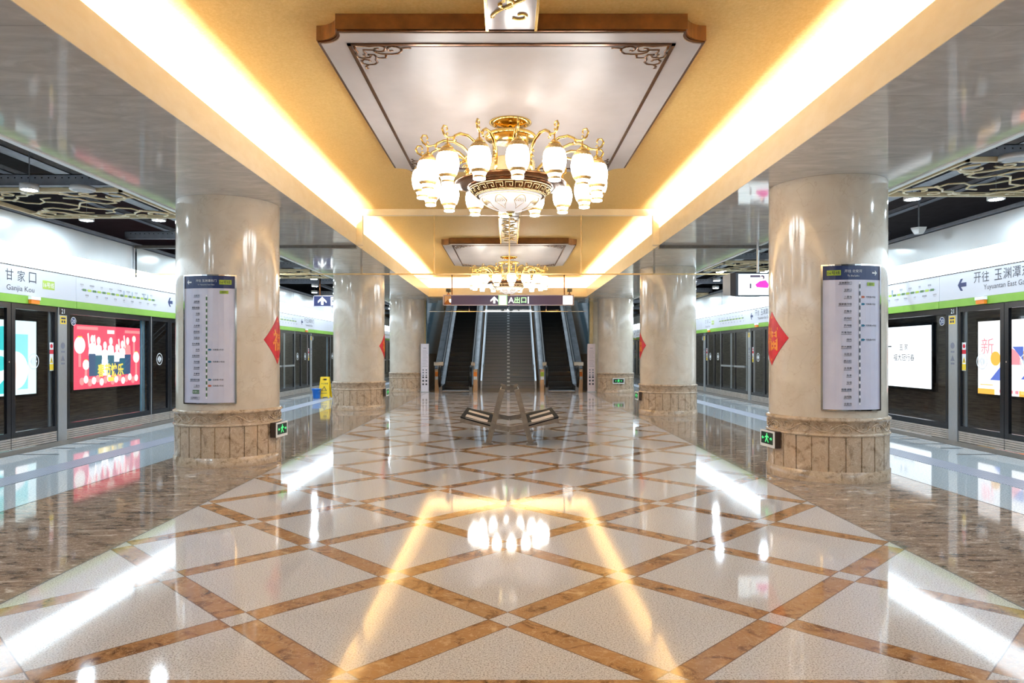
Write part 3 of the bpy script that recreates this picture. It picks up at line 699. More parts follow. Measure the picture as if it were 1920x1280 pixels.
# ------------------------------------------------------------------ platform screen doors
RIB = pat('ribbed_kick_steel', (176, 170, 164), (196, 190, 184), 6, .4, .2)
PER = 5.03; SEAM0 = 10.72
SIDE = {-1: 'left platform', 1: 'right platform'}
ORD = ['nearest', 'second nearest', 'third nearest', 'fourth nearest', 'fifth nearest', 'sixth nearest', 'farthest']
RED = mat('sticker_red', (206, 40, 60), .4); YEL = mat('sticker_yellow', (240, 206, 50), .4); LG = mat('sticker_grey', (120, 124, 140), .4); LW = mat('sticker_white', (236, 240, 244), .4)
def wallmap(s, yc, zc, d0=0.0, x=XS):
    """u to the right as read by someone facing the wall, v up, d towards the hall"""
    return lambda u, v, d=0: (s*(x-d0-d), yc+(u if s < 0 else -u), zc+v)
def make_door(s, label):
    yc = SEAM0; t = thing('platform_screen_door', label, 'sliding doors', (s*XS, yc, 0), 'platform screen doors on '+SIDE[s])
    X = lambda d: s*(XS+d)
    def bx(b, d0, y0, z0, d1, y1, z1): b.box(X(d0), yc+y0, z0, X(d1), yc+y1, z1); return b
    for y0, y1 in ((-.80, -.006), (.006, 1.09)):
        b = new(BLACKF); st = .085
        bx(b, 0, y0, .19, .05, y0+st if y0 > 0 else y0+.05, 2.27); bx(b, 0, y1-(st if y1 < 0 else .05), .19, .05, y1, 2.27)
        bx(b, .001, y0, .19, .049, y1, .27); bx(b, .001, y0, 2.18, .049, y1, 2.27)
        leaf = b.build('door_leaf', t)
        b = new(RIB)
        for i in range(5): bx(b, .0, y0+.004, .012+.035*i, .04, y1-.004, .012+.035*i+.028)
        b.use(BLACKF); bx(b, .012, y0+.004, .005, .035, y1-.004, .19)
        b.build('kick_plate', leaf)
        b = new(GLD); a, c = yc+y0+.05, yc+y1-.05; b.add([(X(.02), a, .27), (X(.02), c, .27), (X(.02), c, 2.18), (X(.02), a, 2.18)], [(0, 1, 2, 3)]); b.build('glass', leaf)
        ym = yc+(-.43 if y0 < 0 else .53); fn = wallmap(s, ym, 1.36, -.018)
        b = new(LW)
        for i in range(24):
            a0, a1 = 2*PI*i/24, 2*PI*(i+1)/24; b.flat([(.13*math.cos(a0), .13*math.sin(a0)), (.13*math.cos(a1), .13*math.sin(a1)), (.114*math.cos(a1), .114*math.sin(a1)), (.114*math.cos(a0), .114*math.sin(a0))], 0, fn)
        b.rect(-.012, -.07, .012, .07, 0, fn)
        for q in (-1, 1): b.flat([(q*.025, -.07), (q*.025, .07), (q*.085, 0)], 0, fn)
        b.build('opening_sticker', leaf)
        # inner stainless rail behind the glass
        ye = y0+.07 if y0 < 0 else y1-.13
        b = new(STEEL); bx(b, .055, ye, .19, .075, ye+.06, 2.2); b.build('inner_rail', leaf)
    b = new(LW); fn = wallmap(s, yc+.97, 1.44, -.017); b.rect(-.05, -.24, .05, .23, 0, fn)
    b.use(RED); b.rect(-.05, .04, .05, .11, .001, fn); b.disc(0, .17, .035, .001, fn, 14); b.use(YEL); b.rect(-.05, -.23, .05, -.13, .001, fn); b.flat([(-.042, -.11), (.042, -.11), (0, -.01)], .001, fn)
    b.use(INK); b.rect(-.006, -.09, .006, -.05, .002, fn); b.build('warning_sticker', t)
    b = new(CHROME); b.cyl((X(-.002), yc-.045, 1.36), (X(.004), yc-.045, 1.36), .014); b.build('lock', t)
    # stainless post with its number disc and stickers
    b = new(STEEL); bx(b, -.015, 1.10, 0, .10, 1.33, 2.27); p = b.build('post', t)
    b = new(BLACKF); bx(b, -.017, 1.12, 2.14, -.015, 1.33, 2.27); b.use(YEL); bx(b, -.018, 1.15, 1.99, -.0151, 1.31, 2.12); b.use(NAVY); bx(b, -.019, 1.17, 2.07, -.018, 1.29, 2.10); bx(b, -.019, 1.18, 2.01, -.018, 1.22, 2.05); bx(b, -.019, 1.24, 2.01, -.018, 1.28, 2.05)
    fn = wallmap(s, yc+1.22, 0, .0155); b.use(LG); b.disc(0, 1.62, .055, 0, fn, 16); b.rect(-.05, 1.50, .05, 1.53, 0, fn); b.flat([(-.055, 1.36), (.055, 1.36), (0, 1.46)], 0, fn); b.rect(-.05, 1.30, .05, 1.33, 0, fn)
    b.use(LW); b.text('21', 0, 2.205, .075, .003, fn, res=2); b.build('post_sticker', p)
    b = new(ORANGE); bx(b, -.09, .32, 2.275, -.045, .52, 2.34); b.use(WHITE); bx(b, -.1, .31, 2.34, -.045, .53, 2.39); b.build('door_lamp', t)
    return t
def make_fixed(s, emergency, label, yc):
    t = thing('fixed_glass_screen', label, 'glass panel', (s*XS, yc, 0), 'fixed glass screens on '+SIDE[s])
    X = lambda d: s*(XS+d)
    def bx(b, d0, y0, z0, d1, y1, z1): b.box(X(d0), yc+y0, z0, X(d1), yc+y1, z1); return b
    y0, y1 = 1.345, 4.215
    b = new(BLACKF)
    for a, c in ((y0, y0+.09), (y1-.09, y1-.02)): bx(b, 0, a, .19, .06, c, 2.27)
    bx(b, .001, y0, .19, .059, y1-.02, .28); bx(b, .001, y0, 2.17, .059, y1-.02, 2.27); b.build('frame', t)
    b = new(STEEL); bx(b, -.004, y1-.02, 0, .06, y1+.005, 2.27); b.build('mullion', t)
    b = new(RIB)
    for i in range(5): bx(b, 0, y0, .012+.035*i, .04, y1-.02, .012+.035*i+.028)
    b.use(BLACKF); bx(b, .012, y0, .005, .035, y1-.02, .19)
    b.build('kick_plate', t)
    ym = (y0+y1)/2-.1
    for a, c in ((y0+.09, ym-.004), (ym+.004, y1-.09)):
        b = new(GLD); b.add([(X(.02), yc+a, .28), (X(.02), yc+c, .28), (X(.02), yc+c, 2.17), (X(.02), yc+a, 2.17)], [(0, 1, 2, 3)]); b.build('glass', t)
    if emergency:
        b = new(BLACKF); bx(b, 0, ym-.05, .19, .05, ym+.05, 2.27); b.build('centre_stile', t)
        for a, c in ((y0+.2, ym-.1), (ym+.1, y1-.2)):
            b = new(STEEL); bx(b, -.06, a, 1.02, -.03, c, 1.08); bx(b, -.03, a, 1.03, .0, a+.04, 1.07); bx(b, -.03, c-.04, 1.03, 0, c, 1.07); b.build('push_bar', t)
        b = new(STEEL)
        for a in (y0+.3, ym+.55): bx(b, .07, a, .19, .09, a+.11, 2.2)
        b.build('inner_rail', t)
    else:
        b = new(NAVY); fn = wallmap(s, yc+(y0+.22), 2.05, -.018)
        b.use(LW); b.disc(0, 0, .075, 0, fn, 20); b.use(NAVY); b.disc(0, 0, .066, .001, fn, 20); b.use(LW); b.text('20', 0, 0, .07, .002, fn, res=2); b.build('number_sticker', t)
        b = new(GLBLUE); bx(b, .09, y1-.26, .19, .11, y1-.10, 2.2); b.use(STEEL); bx(b, .08, y1-.20, .19, .09, y1-.17, 2.2); b.build('inner_rail', t)
    return t
FIX = {}
for s in (-1, 1):
    d0 = None; fx = {}
    for k in range(-2, 7):
        lab = 'glass sliding screen door with steel post, %s on the %s' % (ORD[k] if k >= 0 else ('just out of view', 'farthest out of view')[-k-1], SIDE[s])
        if d0 is None: d0 = make_door(s, lab); d0.location.y = SEAM0+PER*k
        else: dup(d0, (s*XS, SEAM0+PER*k, 0), lab)
        e = k in (-2, 2, 4, 6)
        pass
        lab = ('emergency glass screen with push bars' if e else 'plain fixed glass screen')+', %s on the %s' % ({-1: 'just out of view', -2: 'farthest out of view', 0:'nearest',2:'first',1:'behind the map column',3:'third',4:'second',5:'fourth',6:'last'}[k], SIDE[s])
        if e not in fx: fx[e] = make_fixed(s, e, lab, SEAM0); fx[e].location.y = SEAM0+PER*k
        else: dup(fx[e], (s*XS, SEAM0+PER*k, 0), lab)

# ------------------------------------------------------------------ station sign band over the doors
def sign_band(s, y0, kind, label):
    t = thing('station_sign_band', label, 'sign', (s*XS, y0, 2.4), 'sign bands above the screens, '+SIDE[s]); y1 = y0+PER-.012
    b = new(SIGNW); b.box(s*(XS-.03), y0, 2.40, s*(XS+.04), y1, 2.835); b.build('panel', t)
    b = new(GREEN); b.box(s*(XS-.04), y0, 2.272, s*(XS+.04), y1, 2.395); b.build('green_strip', t)
    b = new(BLACKF); b.box(s*(XS-.035), y0, 2.836, s*(XS+.04), y1, 2.85); b.build('black_line', t)
    b = new(INK)
    fy = lambda y, z: wallmap(s, y, z, .032)
    if kind == 'name':
        if s < 0:
            f = fy(y0+PER-1.39, 2.0)
            for i, c in enumerate('甘家口'): b.text(c, -.26+.26*i, .69, .17, 0, f, w=.17, res=3)
            b.text('Ganjia Kou', -.01, .485, .105, 0, f, w=.62, res=3)
            b.use(MATS['green_badge']); b.rect(.50, .54, .80, .68, 0, f); b.use(LW); b.text('16号线', .65, .61, .09, .002, f, w=.26)
        else:
            f = fy(y0+PER-.62, 2.0); b.use(NAVY)
            arrow_big(b, f, 0, .63, .20)
            b.use(INK)
            for i, c in enumerate('开往'): b.text(c, .38+.19*i, .71, .17, 0, f, w=.17, res=3)
            for i, c in enumerate('玉渊潭东门'): b.text(c, .86+.195*i, .71, .17, 0, f, w=.17, res=3)
            b.text('Yuyuantan East Gate', 1.02, .53, .105, 0, f, w=.98, res=3)
    else:
        f = fy(y0+1.45 if s < 0 else y0+1.42, 2.62); n = 18; L = 1.29
        for i in range(n):
            u = -L+2*L*i/(n-1)
            b.use(MATS['green_badge'] if i % 2 else GREENINK)
            if i < n-1: b.rect(u+.02, -.02, u+2*L/(n-1)-.02, .02, 0, f)
            b.use(LG); b.disc(u, 0, .012, .001, f, 8)
            b.use(INK); nm = (STA if s < 0 else STA[::-1])[i]; b.text(nm, u, (.09 if i % 2 == 0 else -.09), .032, 0, f, res=1)
            b.use(LG); b.rect(u-.035, (.055 if i % 2 == 0 else -.125), u+.035, (.059 if i % 2 == 0 else -.121), 0, f)
            if nm in TRN: b.use(mat('teal_ink', (30, 110, 140), .4)); b.rect(u-.008, .015, u+.008, .10, .001, f)
        if s < 0:
            f = fy(y0+3.42, 2.0); b.use(NAVY); arrow_big(b, f, 0, .63, .20); b.use(INK)
            for i, c in enumerate('开往玉渊潭东门'): b.text(c, .36+.19*i, .71, .16, 0, f, w=.16, res=2)
            b.text('Yuyuantan East Gate', .92, .53, .1, 0, f, w=.9)
        else:
            f = fy(y0+4.15, 2.0)
            for i, c in enumerate('甘家口'): b.text(c, -.26+.26*i, .69, .17, 0, f, w=.17, res=2)
            b.text('Ganjia Kou', -.01, .485, .105, 0, f, w=.62)
            b.use(MATS['green_badge']); b.rect(.50, .54, .80, .68, 0, f); b.use(LW); b.text('16号线', .65, .61, .09, .002, f, w=.26)
    b.build('lettering', t)
def arrow_big(b, f, cx, cz, h):
    k = h/2
    b.flat([(cx-k*.8, cz-.035), (cx+k*1.1, cz-.035), (cx+k*1.1, cz+.035), (cx-k*.8, cz+.035)], 0, f)
    for sg in (1, -1): b.flat([(cx-k*1.1, cz), (cx-k*.55, cz), (cx+k*.25, cz+sg*k), (cx-k*.35, cz+sg*k)], .001, f)
for s in (-1, 1):
    for j in range(-3, 7):
        y0 = 12.285+PER*j; kind = 'name' if j % 2 else 'map'
        if y0 > 44: continue
        nth = {-3: 'farthest out of view', -2: 'just out of view', -1: 'over the nearest door', 0: 'over the nearest fixed screen', 1: 'over the third door', 2: 'fourth in depth', 3: 'fifth in depth', 4: 'sixth in depth', 5: 'seventh in depth', 6: 'farthest'}[j]
        what = ('name' if kind == 'name' else 'route map') if s < 0 else ('destination' if kind == 'name' else 'route map')
        sign_band(s, y0, kind, 'white %s sign %s, %s' % (what, nth, SIDE[s]))

# ------------------------------------------------------------------ lightbox posters on the track wall
def lightbox(s, y0, y1, label, art):
    zc, h = 1.39, .82; t = thing('lightbox_poster', label, 'poster', (s*XT, (y0+y1)/2, zc)); w = (y1-y0)/2
    b = new(BLACKF); b.box(s*(XT+.005), y0-.06, zc-h-.06, s*(XT+.14), y1+.06, zc+h+.06); b.build('frame', t)
    fn = wallmap(s, (y0+y1)/2, zc, 0, XT); art(t, fn, w, h)
def E_(c, k=1.0):
    k *= .76; return em_mat('%d_%d_%d_%d' % (*c, int(k*100)), c, k)
def art_red(t, f, w, h):
    b = new(E_((238, 84, 108), 1.15)); b.rect(-w, -h, w, h, 0, f); b.build('print', t)
    b = new(E_((250, 214, 190), 1.2)); pk = E_((255, 150, 150), 1.2); pale = E_((255, 236, 226), 1.3); gold = E_((250, 216, 90), 1.25); wht = E_((255, 250, 252), 1.3); blu = E_((70, 96, 130), 1.0); dk = E_((60, 110, 130), 1)
    for u, v, r in ((-1.38, .3, .23), (-1.12, -.2, .14), (1.3, -.02, .17), (1.18, .5, .1)):
        b.use(pale); b.disc(u, v, r, .002, f, 20, ry=r*.95); b.use(pk); b.rect(u-.05, v-r-.32, u+.05, v-r, .0015, f); b.use(gold); b.rect(u-r*.4, v+r*.85, u+r*.4, v+r*.98, .003, f)
    for u, v, hh, c, c2 in ((-.85, .34, .95, wht, blu), (-.57, .3, .8, wht, dk), (-.28, .18, .8, wht, wht), (.0, .3, .9, wht, dk), (.3, .12, .7, wht, blu), (.57, .22, .75, wht, dk), (.84, .32, .95, pk, blu)):
        b.use(pale); b.disc(u, v+.12, .085, .006, f, 16, ry=.11); b.use(c); b.flat([(u-.17, v-.3), (u-.13, v-.02), (u-.04, v+.03), (u+.04, v+.03), (u+.13, v-.02), (u+.17, v-.3)][::-1], .004, f)
        b.use(c2); b.flat([(u-.14, -.5), (u+.14, -.5), (u+.16, v-.26), (u-.16, v-.26)], .005, f)
        b.use(pale); b.flat([(u-.16, v-.1), (u-.11, v-.06), (u-.16, v+.28), (u-.22, v+.26)], .0055, f) if abs(u) > .5 else None
    b.use(pk); b.rect(-1.5, .7, -.6, .78, .002, f); b.rect(.7, .66, 1.55, .74, .002, f)
    for i in range(16): b.use(pale if i % 2 else pk); b.disc(-1.3+i*.173, -.62+.05*math.sin(i*2.1), .1, .007, f, 14)
    b.use(pale); b.rect(-.17, .62, .17, .72, .004, f)
    b.use(gold); b.text('春节快乐', 0, -.36, .36, .01, f, w=1.25, res=2, off=.03); b.rect(-.14, -.66, .14, -.55, .01, f)
    b.build('picture', t)
def art_cyan(t, f, w, h):
    b = new(E_((226, 250, 252), 1.25)); b.rect(-w, -h, w, h, 0, f); b.build('print', t)
    b = new(E_((150, 232, 236), 1.15)); b.rect(w-.95, -h+.12, w-.28, h-.3, .002, f)
    b.use(E_((255, 250, 250), 1.3)); b.disc(w-.7, -.28, .42, .004, f, 30); b.disc(-.2, 0, .6, .004, f, 30); b.use(E_((255, 216, 206), 1.2)); b.disc(w-.8, -.28, .16, .006, f, 20, ry=.3)
    b.use(E_((60, 206, 206), 1.1)); b.disc(.55, .42, .26, .006, f, 24); b.disc(.5, -.12, .16, .006, f, 24); b.flat([(.2, -h+.05), (.75, -h+.05), (.8, -.3), (.62, -.45)], .005, f)
    b.use(E_((40, 130, 130), 1)); b.text('地铁安全出行', -.8, .3, .16, .006, f); b.build('picture', t)
def art_white(t, f, w, h):
    b = new(E_((250, 252, 255), 1.5)); b.rect(-w, -h, w, h, 0, f); b.build('print', t)
    b = new(INK); b.text('玉 家', -.05+w*.25, .26, .17, .003, f, res=2); b.text('福大冠行春', w*.22, -.02, .19, .003, f, w=1.0, res=2); b.rect(-.42, .27, -.25, .30, .003, f); b.build('picture', t)
def art_geo(t, f, w, h):
    b = new(E_((255, 248, 246), 1.35)); b.rect(-w, -h, w, h, 0, f); b.build('print', t)
    pink = E_((250, 150, 160), 1.2); bl = E_((96, 120, 206), 1.1); org = E_((250, 186, 80), 1.2); pur = E_((130, 90, 190), 1.1)
    b = new(pink); u0 = -w
    b.text('新', u0+.32, .26, .36, .003, f, w=.42); b.use(pink)
    for k, (cx, cz) in enumerate(((u0+1.0, .0), (u0+1.95, .05))):
        b.use(pink); b.flat([(cx, cz-.15)]+[(cx+.36*math.cos(a), cz-.15+.36*math.sin(a)) for a in [PI*.5*q/8 for q in range(9)]], .003, f)
        b.use(bl); b.flat([(cx+.1, cz+.24), (cx+.42, cz+.24), (cx+.42, cz-.06)], .005, f); b.flat([(cx-.6, cz-.5), (cx-.18, cz-.5), (cx-.18, cz-.12)], .004, f)
        b.use(org); b.disc(cx-.42, cz-.02, .16, .004, f, 20)
    b.use(org); b.rect(-w, -h, -w+.55, -h+.12, .004, f); b.rect(-w+1.3, -h, -w+1.75, -h+.12, .004, f); b.use(pink)
    for q in range(12): b.rect(-w+.7+q*.16, -h+.05, -w+.8+q*.16, -h+.12, .004, f)
    b.use(pur); b.text('25', -w+1.75, -.42, .24, .004, f); b.use(pink); b.text('春', -w+1.7, .42, .3, .004, f); b.use(org); b.rect(-w+.08, -.62, -w+.5, -.6, .004, f)
    b.build('picture', t)
lightbox(-1, 17.42, 20.68, 'red lit new year poster with a row of cheering figures and gold lettering', art_red)
lightbox(-1, 12.78, 16.04, 'pale cyan lit poster behind the nearest sliding door', art_cyan)
lightbox(1, 17.85, 21.05, 'white lit poster with small dark characters beside the nearest column', art_white)
lightbox(1, 12.80, 16.08, 'white lit poster with pink, blue and orange shapes behind the nearest sliding door', art_geo)

# floor markings in front of the doors
for s in (-1, 1):
    for k in range(5):
        yc = SEAM0+PER*k; d = mat('floor_mark', (46, 50, 60), .4)
        for q, (ya, nm) in enumerate(((1.75, 'queue_line'), (1.45, 'arrow_mark'), (.80, 'queue_line'), (.28, 'arrow_mark'), (-.40, 'queue_line'))):
            b = new(d); y = yc+ya
            if nm == 'queue_line': b.box(s*6.62, y-.018, 0, s*7.20, y+.018, .003)
            else: b.prism([(6.98, y-.04), (7.16, y), (6.98, y+.04), (6.80, y+.015), (6.80, y-.015)], lambda u, v, t: (s*u, v, t), 0, .003)
            o = b.build(nm, None, (s*6.9, y, 0))
            tag(o, 'dark %s on the floor at the %s screen door, %s' % ('arrow' if nm == 'arrow_mark' else 'queue line', ORD[k], SIDE[s]), 'floor marking', '%s at the %s door, %s' % ('arrows' if nm == 'arrow_mark' else 'queue lines', ORD[k], SIDE[s]))

# ------------------------------------------------------------------ open plenum over the platforms
def lattice(s, y0, y1, label):
    x0, x1 = 4.93, 7.08; t = thing('gold_lattice_panel', label, 'ceiling panel', (s*(x0+x1)/2, (y0+y1)/2, 3.60), 'gold lattice panels over the platforms'); z0, z1 = 3.55, 3.605
    b = new(GOLDL)
    for a, c, e, f in ((x0, y0, x0+.035, y1), (x1-.035, y0, x1, y1), (x0, y0, x1, y0+.035), (x0, y1-.035, x1, y1)): b.box(s*a, c, z0, s*e, f, z1)
    b.build('frame', t)
    b = new(GOLDL); cx, cy = (x0+x1)/2, (y0+y1)/2; hx, hy = (x1-x0)/2-.03, (y1-y0)/2-.03; F = ((0, 0, 1), .8); z = 3.56
    def st(pts, r=.013):
        r *= 1.35; b.tube([(s*(cx+hx*u), cy+hy*v, z) for u, v in pts], r, 5, flat=F)
    for sx in (1, -1):
        for sy in (1, -1):
            st([(sx*u, sy*v) for u, v in spiral(.74, .66, .05, .20, 2.5, 7.6, 16)])
            st([(sx*u, sy*v) for u, v in spiral(.50, .84, .03, .12, 0, 5.6, 12)], .011)
            st([(sx*1, sy*.62), (sx*.9, sy*.60), (sx*.80, sy*.46), (sx*.64, sy*.42), (sx*.50, sy*.56), (sx*.44, sy*.70), (sx*.30, sy*.72), (sx*.18, sy*.90), (sx*.0, sy*.92)])
            st([(sx*.64, sy*.42), (sx*.60, sy*.22), (sx*.44, sy*.16), (sx*.30, sy*.30), (sx*.12, sy*.22), (0, 0)], .011)
            st([(sx*.30, sy*.30), (sx*.24, sy*.52), (sx*.08, sy*.58)], .010)
            for u, v in ((.66, .40), (.22, .86)):
                b.flat([(cx*s+hx*sx*(u+.08*math.cos(q)*(.5+.5*abs(math.cos(2.5*q))))*1.0, cy+hy*sy*(v+.1*math.sin(q)*(.5+.5*abs(math.cos(2.5*q))))) for q in [2*PI*i/20 for i in range(20)]], 0, lambda a, c, d: (a, c, z-.004))
    b.build('scrollwork', t)
    for a in (x0+.02, x1-.02):
        for c in (y0+.02, y1-.02): h = new(STEELG); h.cyl((s*a, c, 3.605), (s*a, c, 3.66), .006, seg=6); h.build('hanger', t)
for i, y in enumerate((8.93, 17.6, 26.2)): lattice(-1, y, y+1.78, 'gold scrollwork lattice over the left platform, by the %s column' % ('nearest', 'second', 'farthest')[i])
for i, y in enumerate((7.52, 16.0, 24.6)): lattice(1, y, y+1.70, 'gold scrollwork lattice over the right platform, by the %s column' % ('nearest', 'second', 'farthest')[i])
for s in (-1, 1):
    off = 0 if s < 0 else -1.3
    # long trays
    for i, (x, z, w) in enumerate(((5.14, 3.98, .16), (5.62, 3.93, .14), (6.17, 4.02, .22), (6.78, 3.95, .14))):
        b = new(TRAYG if i % 2 == 0 else STEELG); b.box(s*x, YN, z, s*(x+w), YE-.5, z+.012); b.box(s*x, YN, z, s*(x+.006), YE-.5, z+.07); b.box(s*(x+w-.006), YN, z, s*(x+w), YE-.5, z+.07)
        tag(b.build('cable_tray'), 'long grey cable tray under the black ceiling, %s from the hall, %s' % (('first', 'second', 'third', 'fourth')[i], SIDE[s]), 'cable tray', 'cable trays '+SIDE[s])
    ys = [9.0+off+.02, 13.25, 17.69 if s < 0 else 16.09, 21.8, 26.1+off, 30.4, 34.8, 39]
    for k, y in enumerate([3.6]+ys):
        b = new(STEELG); b.box(s*4.83, y, 3.66, s*7.25, y+.004, 3.80); b.box(s*4.83, y, 3.79, s*7.25, y+.09, 3.80); b.box(s*4.83, y, 3.655, s*7.25, y+.09, 3.665)
        b.use(BLACKF)
        for q in range(26): b.box(s*(4.95+q*.087), y-.001, 3.745, s*(4.965+q*.087), y, 3.76)
        o = b.build('slotted_channel', None, (s*6, y, 3.7)); tag(o, 'perforated grey channel across the black ceiling, %s in depth, %s' % (('first', 'second', 'third', 'fourth', 'fifth', 'sixth', 'seventh', 'eighth', 'ninth')[k], SIDE[s]), 'ceiling channel', 'ceiling channels '+SIDE[s])
# downlights
def downlight(first, x, y, label):
    if first is None:
        t = thing('downlight', label, 'light', (x, y, 3.55), 'round white downlights over the platforms')
        b = new(WHITE); b.lathe([(.085, 3.545), (.105, 3.54), (.105, 3.62), (.0, 3.62)], (x, y, 0), 20); b.build('housing', t)
        b = new(STEELG); b.cyl((x, y, 3.62), (x, y, 4.5), .006, seg=6); b.build('rod', t)
        b = new(DOWN); b.lathe([(0, 3.543), (.085, 3.543)], (x, y, 0), 20); b.build('lens', t); return t
    return dup(first, (x, y, 3.55), label)
dl = None
for s in (-1, 1):
    P = []
    for y in ((8.93, 17.6, 26.2) if s < 0 else (7.52, 16.0, 24.6)):
        e = y+(1.91 if s < 0 else 1.83)
        P += [(5.4, e), (6.52, e), (6.02, y-.12 if s < 0 else y-.12), (5.95, e+2.1), (6.6, e+4.4), (5.45, e+4.4)]
    P += [(5.4, 2.2), (6.5, 2.2), (5.4, 5.0), (6.5, 5.0)]
    for k, (x, y) in enumerate(sorted(P, key=lambda q: q[1])):
        o = downlight(dl, s*x, y, 'round white downlight over the platform, %s in depth, %s' % (('first second third fourth fifth sixth seventh eighth ninth tenth eleventh twelfth thirteenth fourteenth fifteenth sixteenth seventeenth eighteenth nineteenth twentieth twenty-first twenty-second'.split())[k], SIDE[s]))
        if dl is None: dl = o
for x, y, l in ((-5.38, 8.86, 'flat white round ceiling speaker beside the lattice over the red poster side'), (5.38, 7.44, 'flat white round ceiling speaker beside the lattice over the hanging screen side')):
    t = thing('ceiling_speaker', l, 'speaker', (x, y, 3.56)); b = new(WHITE); b.lathe([(0, 3.55), (.14, 3.55), (.15, 3.56), (.14, 3.60), (0, 3.62)], (x, y, 0), 28); b.build('housing', t)
    b = new(mat('speaker_mesh', (196, 200, 204), .6)); b.lathe([(0, 3.548), (.11, 3.548)], (x, y, 0), 24); b.build('grille', t)
t = thing('wall_speaker', 'white tapered speaker hanging under the grey channel on the hanging screen side', 'speaker', (6.72, 11.45, 3.55))
b = new(WHITE); b.lathe([(0, 3.54), (.13, 3.54), (.11, 3.50), (.07, 3.44), (0, 3.44)], (6.72, 11.45, 0), 6, smooth=False); b.build('housing', t); b = new(STEELG); b.cyl((6.72, 11.45, 3.54), (6.72, 11.45, 4.5), .012); b.build('rod', t)

# ------------------------------------------------------------------ hanging signs, screen, cameras
def hang(name, label, cat, x0, x1, y, z0, z1, rods, zt, face, group=None):
    t = thing(name, label, cat, ((x0+x1)/2, y, z1), group)
    b = new(mat('sign_frame', (196, 188, 200), .3, .5)); b.box(x0, y-.05, z0, x1, y+.05, z0+.022); b.box(x0, y-.05, z1-.022, x1, y+.05, z1); b.box(x0, y-.05, z0, x0+.022, y+.05, z1); b.box(x1-.022, y-.05, z0, x1, y+.05, z1); b.build('frame', t)
    b = new(face); b.box(x0+.022, y-.042, z0+.022, x1-.022, y+.042, z1-.022); b.build('panel', t)
    for r in rods: b = new(BRONZE); b.cyl((r, y, z1), (r, y, zt), .022); b.build('hanging_rod', t)
    return t
PURP = mat('aubergine_panel', (48, 36, 66), .3, 0, lin((48, 36, 66)), .5)
y = 24.5; t = hang('direction_sign', 'long dark purple overhead sign with white up arrow above the escalators', 'sign', -2.26, 2.31, y, 3.15, 3.52, (-1.95, 1.98), ZC, PURP)
f = lambda u, v, d=0: (u, y-.044-d, 3.335+v)
LIT = em_mat('sign_text_white', (250, 252, 250), 1.3); LGN = em_mat('sign_text_green', (150, 226, 150), 1.1)
b = new(LIT)
def up_arrow(b, f, cx, k):
    b.flat([(cx-.035*k, -.11*k), (cx+.035*k, -.11*k), (cx+.035*k, .07*k), (cx-.035*k, .07*k)], 0, f)
    for sg in (1, -1): b.flat([(cx, .13*k), (cx+sg*.13*k, .0), (cx+sg*.13*k, -.055*k), (cx, .06*k)][::sg], .001, f)
up_arrow(b, f, -.47, 1.0)
b.use(LGN); b.rect(-.32, -.165, -.02, .165, 0, f); b.use(LIT); b.rect(-.27, -.14, -.07, .14, .002, f); b.use(EXD); b.rect(-.21, -.01, -.19, .03, .003, f); b.rect(-.16, -.01, -.14, .03, .003, f); b.rect(-.12, -.01, -.10, .03, .003, f)
b.use(LIT); b.text('A', .12, .0, .2, 0, f); b.use(LGN); b.text('出', .33, 0, .22, 0, f, off=.02); b.text('口', .56, 0, .19, 0, f, off=.02); b.use(LIT); b.rect(.70, -.12, .735, .12, 0, f)
b.use(LIT); b.rect(1.93, -.15, 2.26, .15, 0, f); b.use(LG)
for q in range(4): b.rect(1.97, -.11+q*.07, 2.22, -.10+q*.07, .001, f)
b.use(mat('photo_tile', (196, 160, 120), .4)); b.rect(-2.21, -.15, -1.98, .15, 0, f); b.use(LIT); b.rect(-2.04, -.08, -1.98, .04, .001, f); b.use(BRONZE); b.flat([(-2.21, -.1), (-2.1, .02), (-1.98, -.12), (-1.98, -.15), (-2.21, -.15)], .001, f)
b.build('lettering', t)
for x, l in ((-2.07, 'small dark security camera on the purple overhead sign above the left escalator'), (2.16, 'small dark security camera on the purple overhead sign above the right escalator'), (.03, 'small dark security camera at the middle of the purple overhead sign')):
    t = thing('security_camera', l, 'camera', (x, 24.5, 3.52), 'security cameras on the overhead sign'); b = new(BRONZE); b.box(x-.05, 24.44, 3.52, x+.05, 24.56, 3.56); b.cyl((x, 24.5, 3.56), (x, 24.5, 3.64), .018); b.build('bracket', t)
    b = new(BLACKF); b.box(x-.08, 24.36, 3.63, x+.08, 24.6, 3.73); b.cyl((x, 24.36, 3.68), (x, 24.33, 3.68), .03); b.build('body', t)
y = 20.5; t = hang('toilet_sign', 'navy hanging sign with up arrow and toilet figures over the left platform', 'sign', -5.68, -4.80, y, 2.84, 3.17, (-5.5, -5.0), 4.5, mat('navy_sign', (22, 30, 74), .3, 0, lin((22, 30, 74)), .6))
f = lambda u, v, d=0: (u, y-.044-d, 3.005+v); b = new(LIT); up_arrow(b, f, -5.42, .95)
b.rect(-5.17, -.12, -4.86, .12, 0, f); b.use(NAVY)
for u in (-5.10, -4.93): b.disc(u, .07, .022, .001, f, 10); b.flat([(u-.03, -.02), (u+.03, -.02), (u+.02, .04), (u-.02, .04)], .001, f); b.rect(u-.02, -.1, u-.003, -.02, .001, f); b.rect(u+.003, -.1, u+.02, -.02, .001, f)
b.rect(-5.018, -.1, -5.012, .1, .001, f); b.build('pictogram', t)
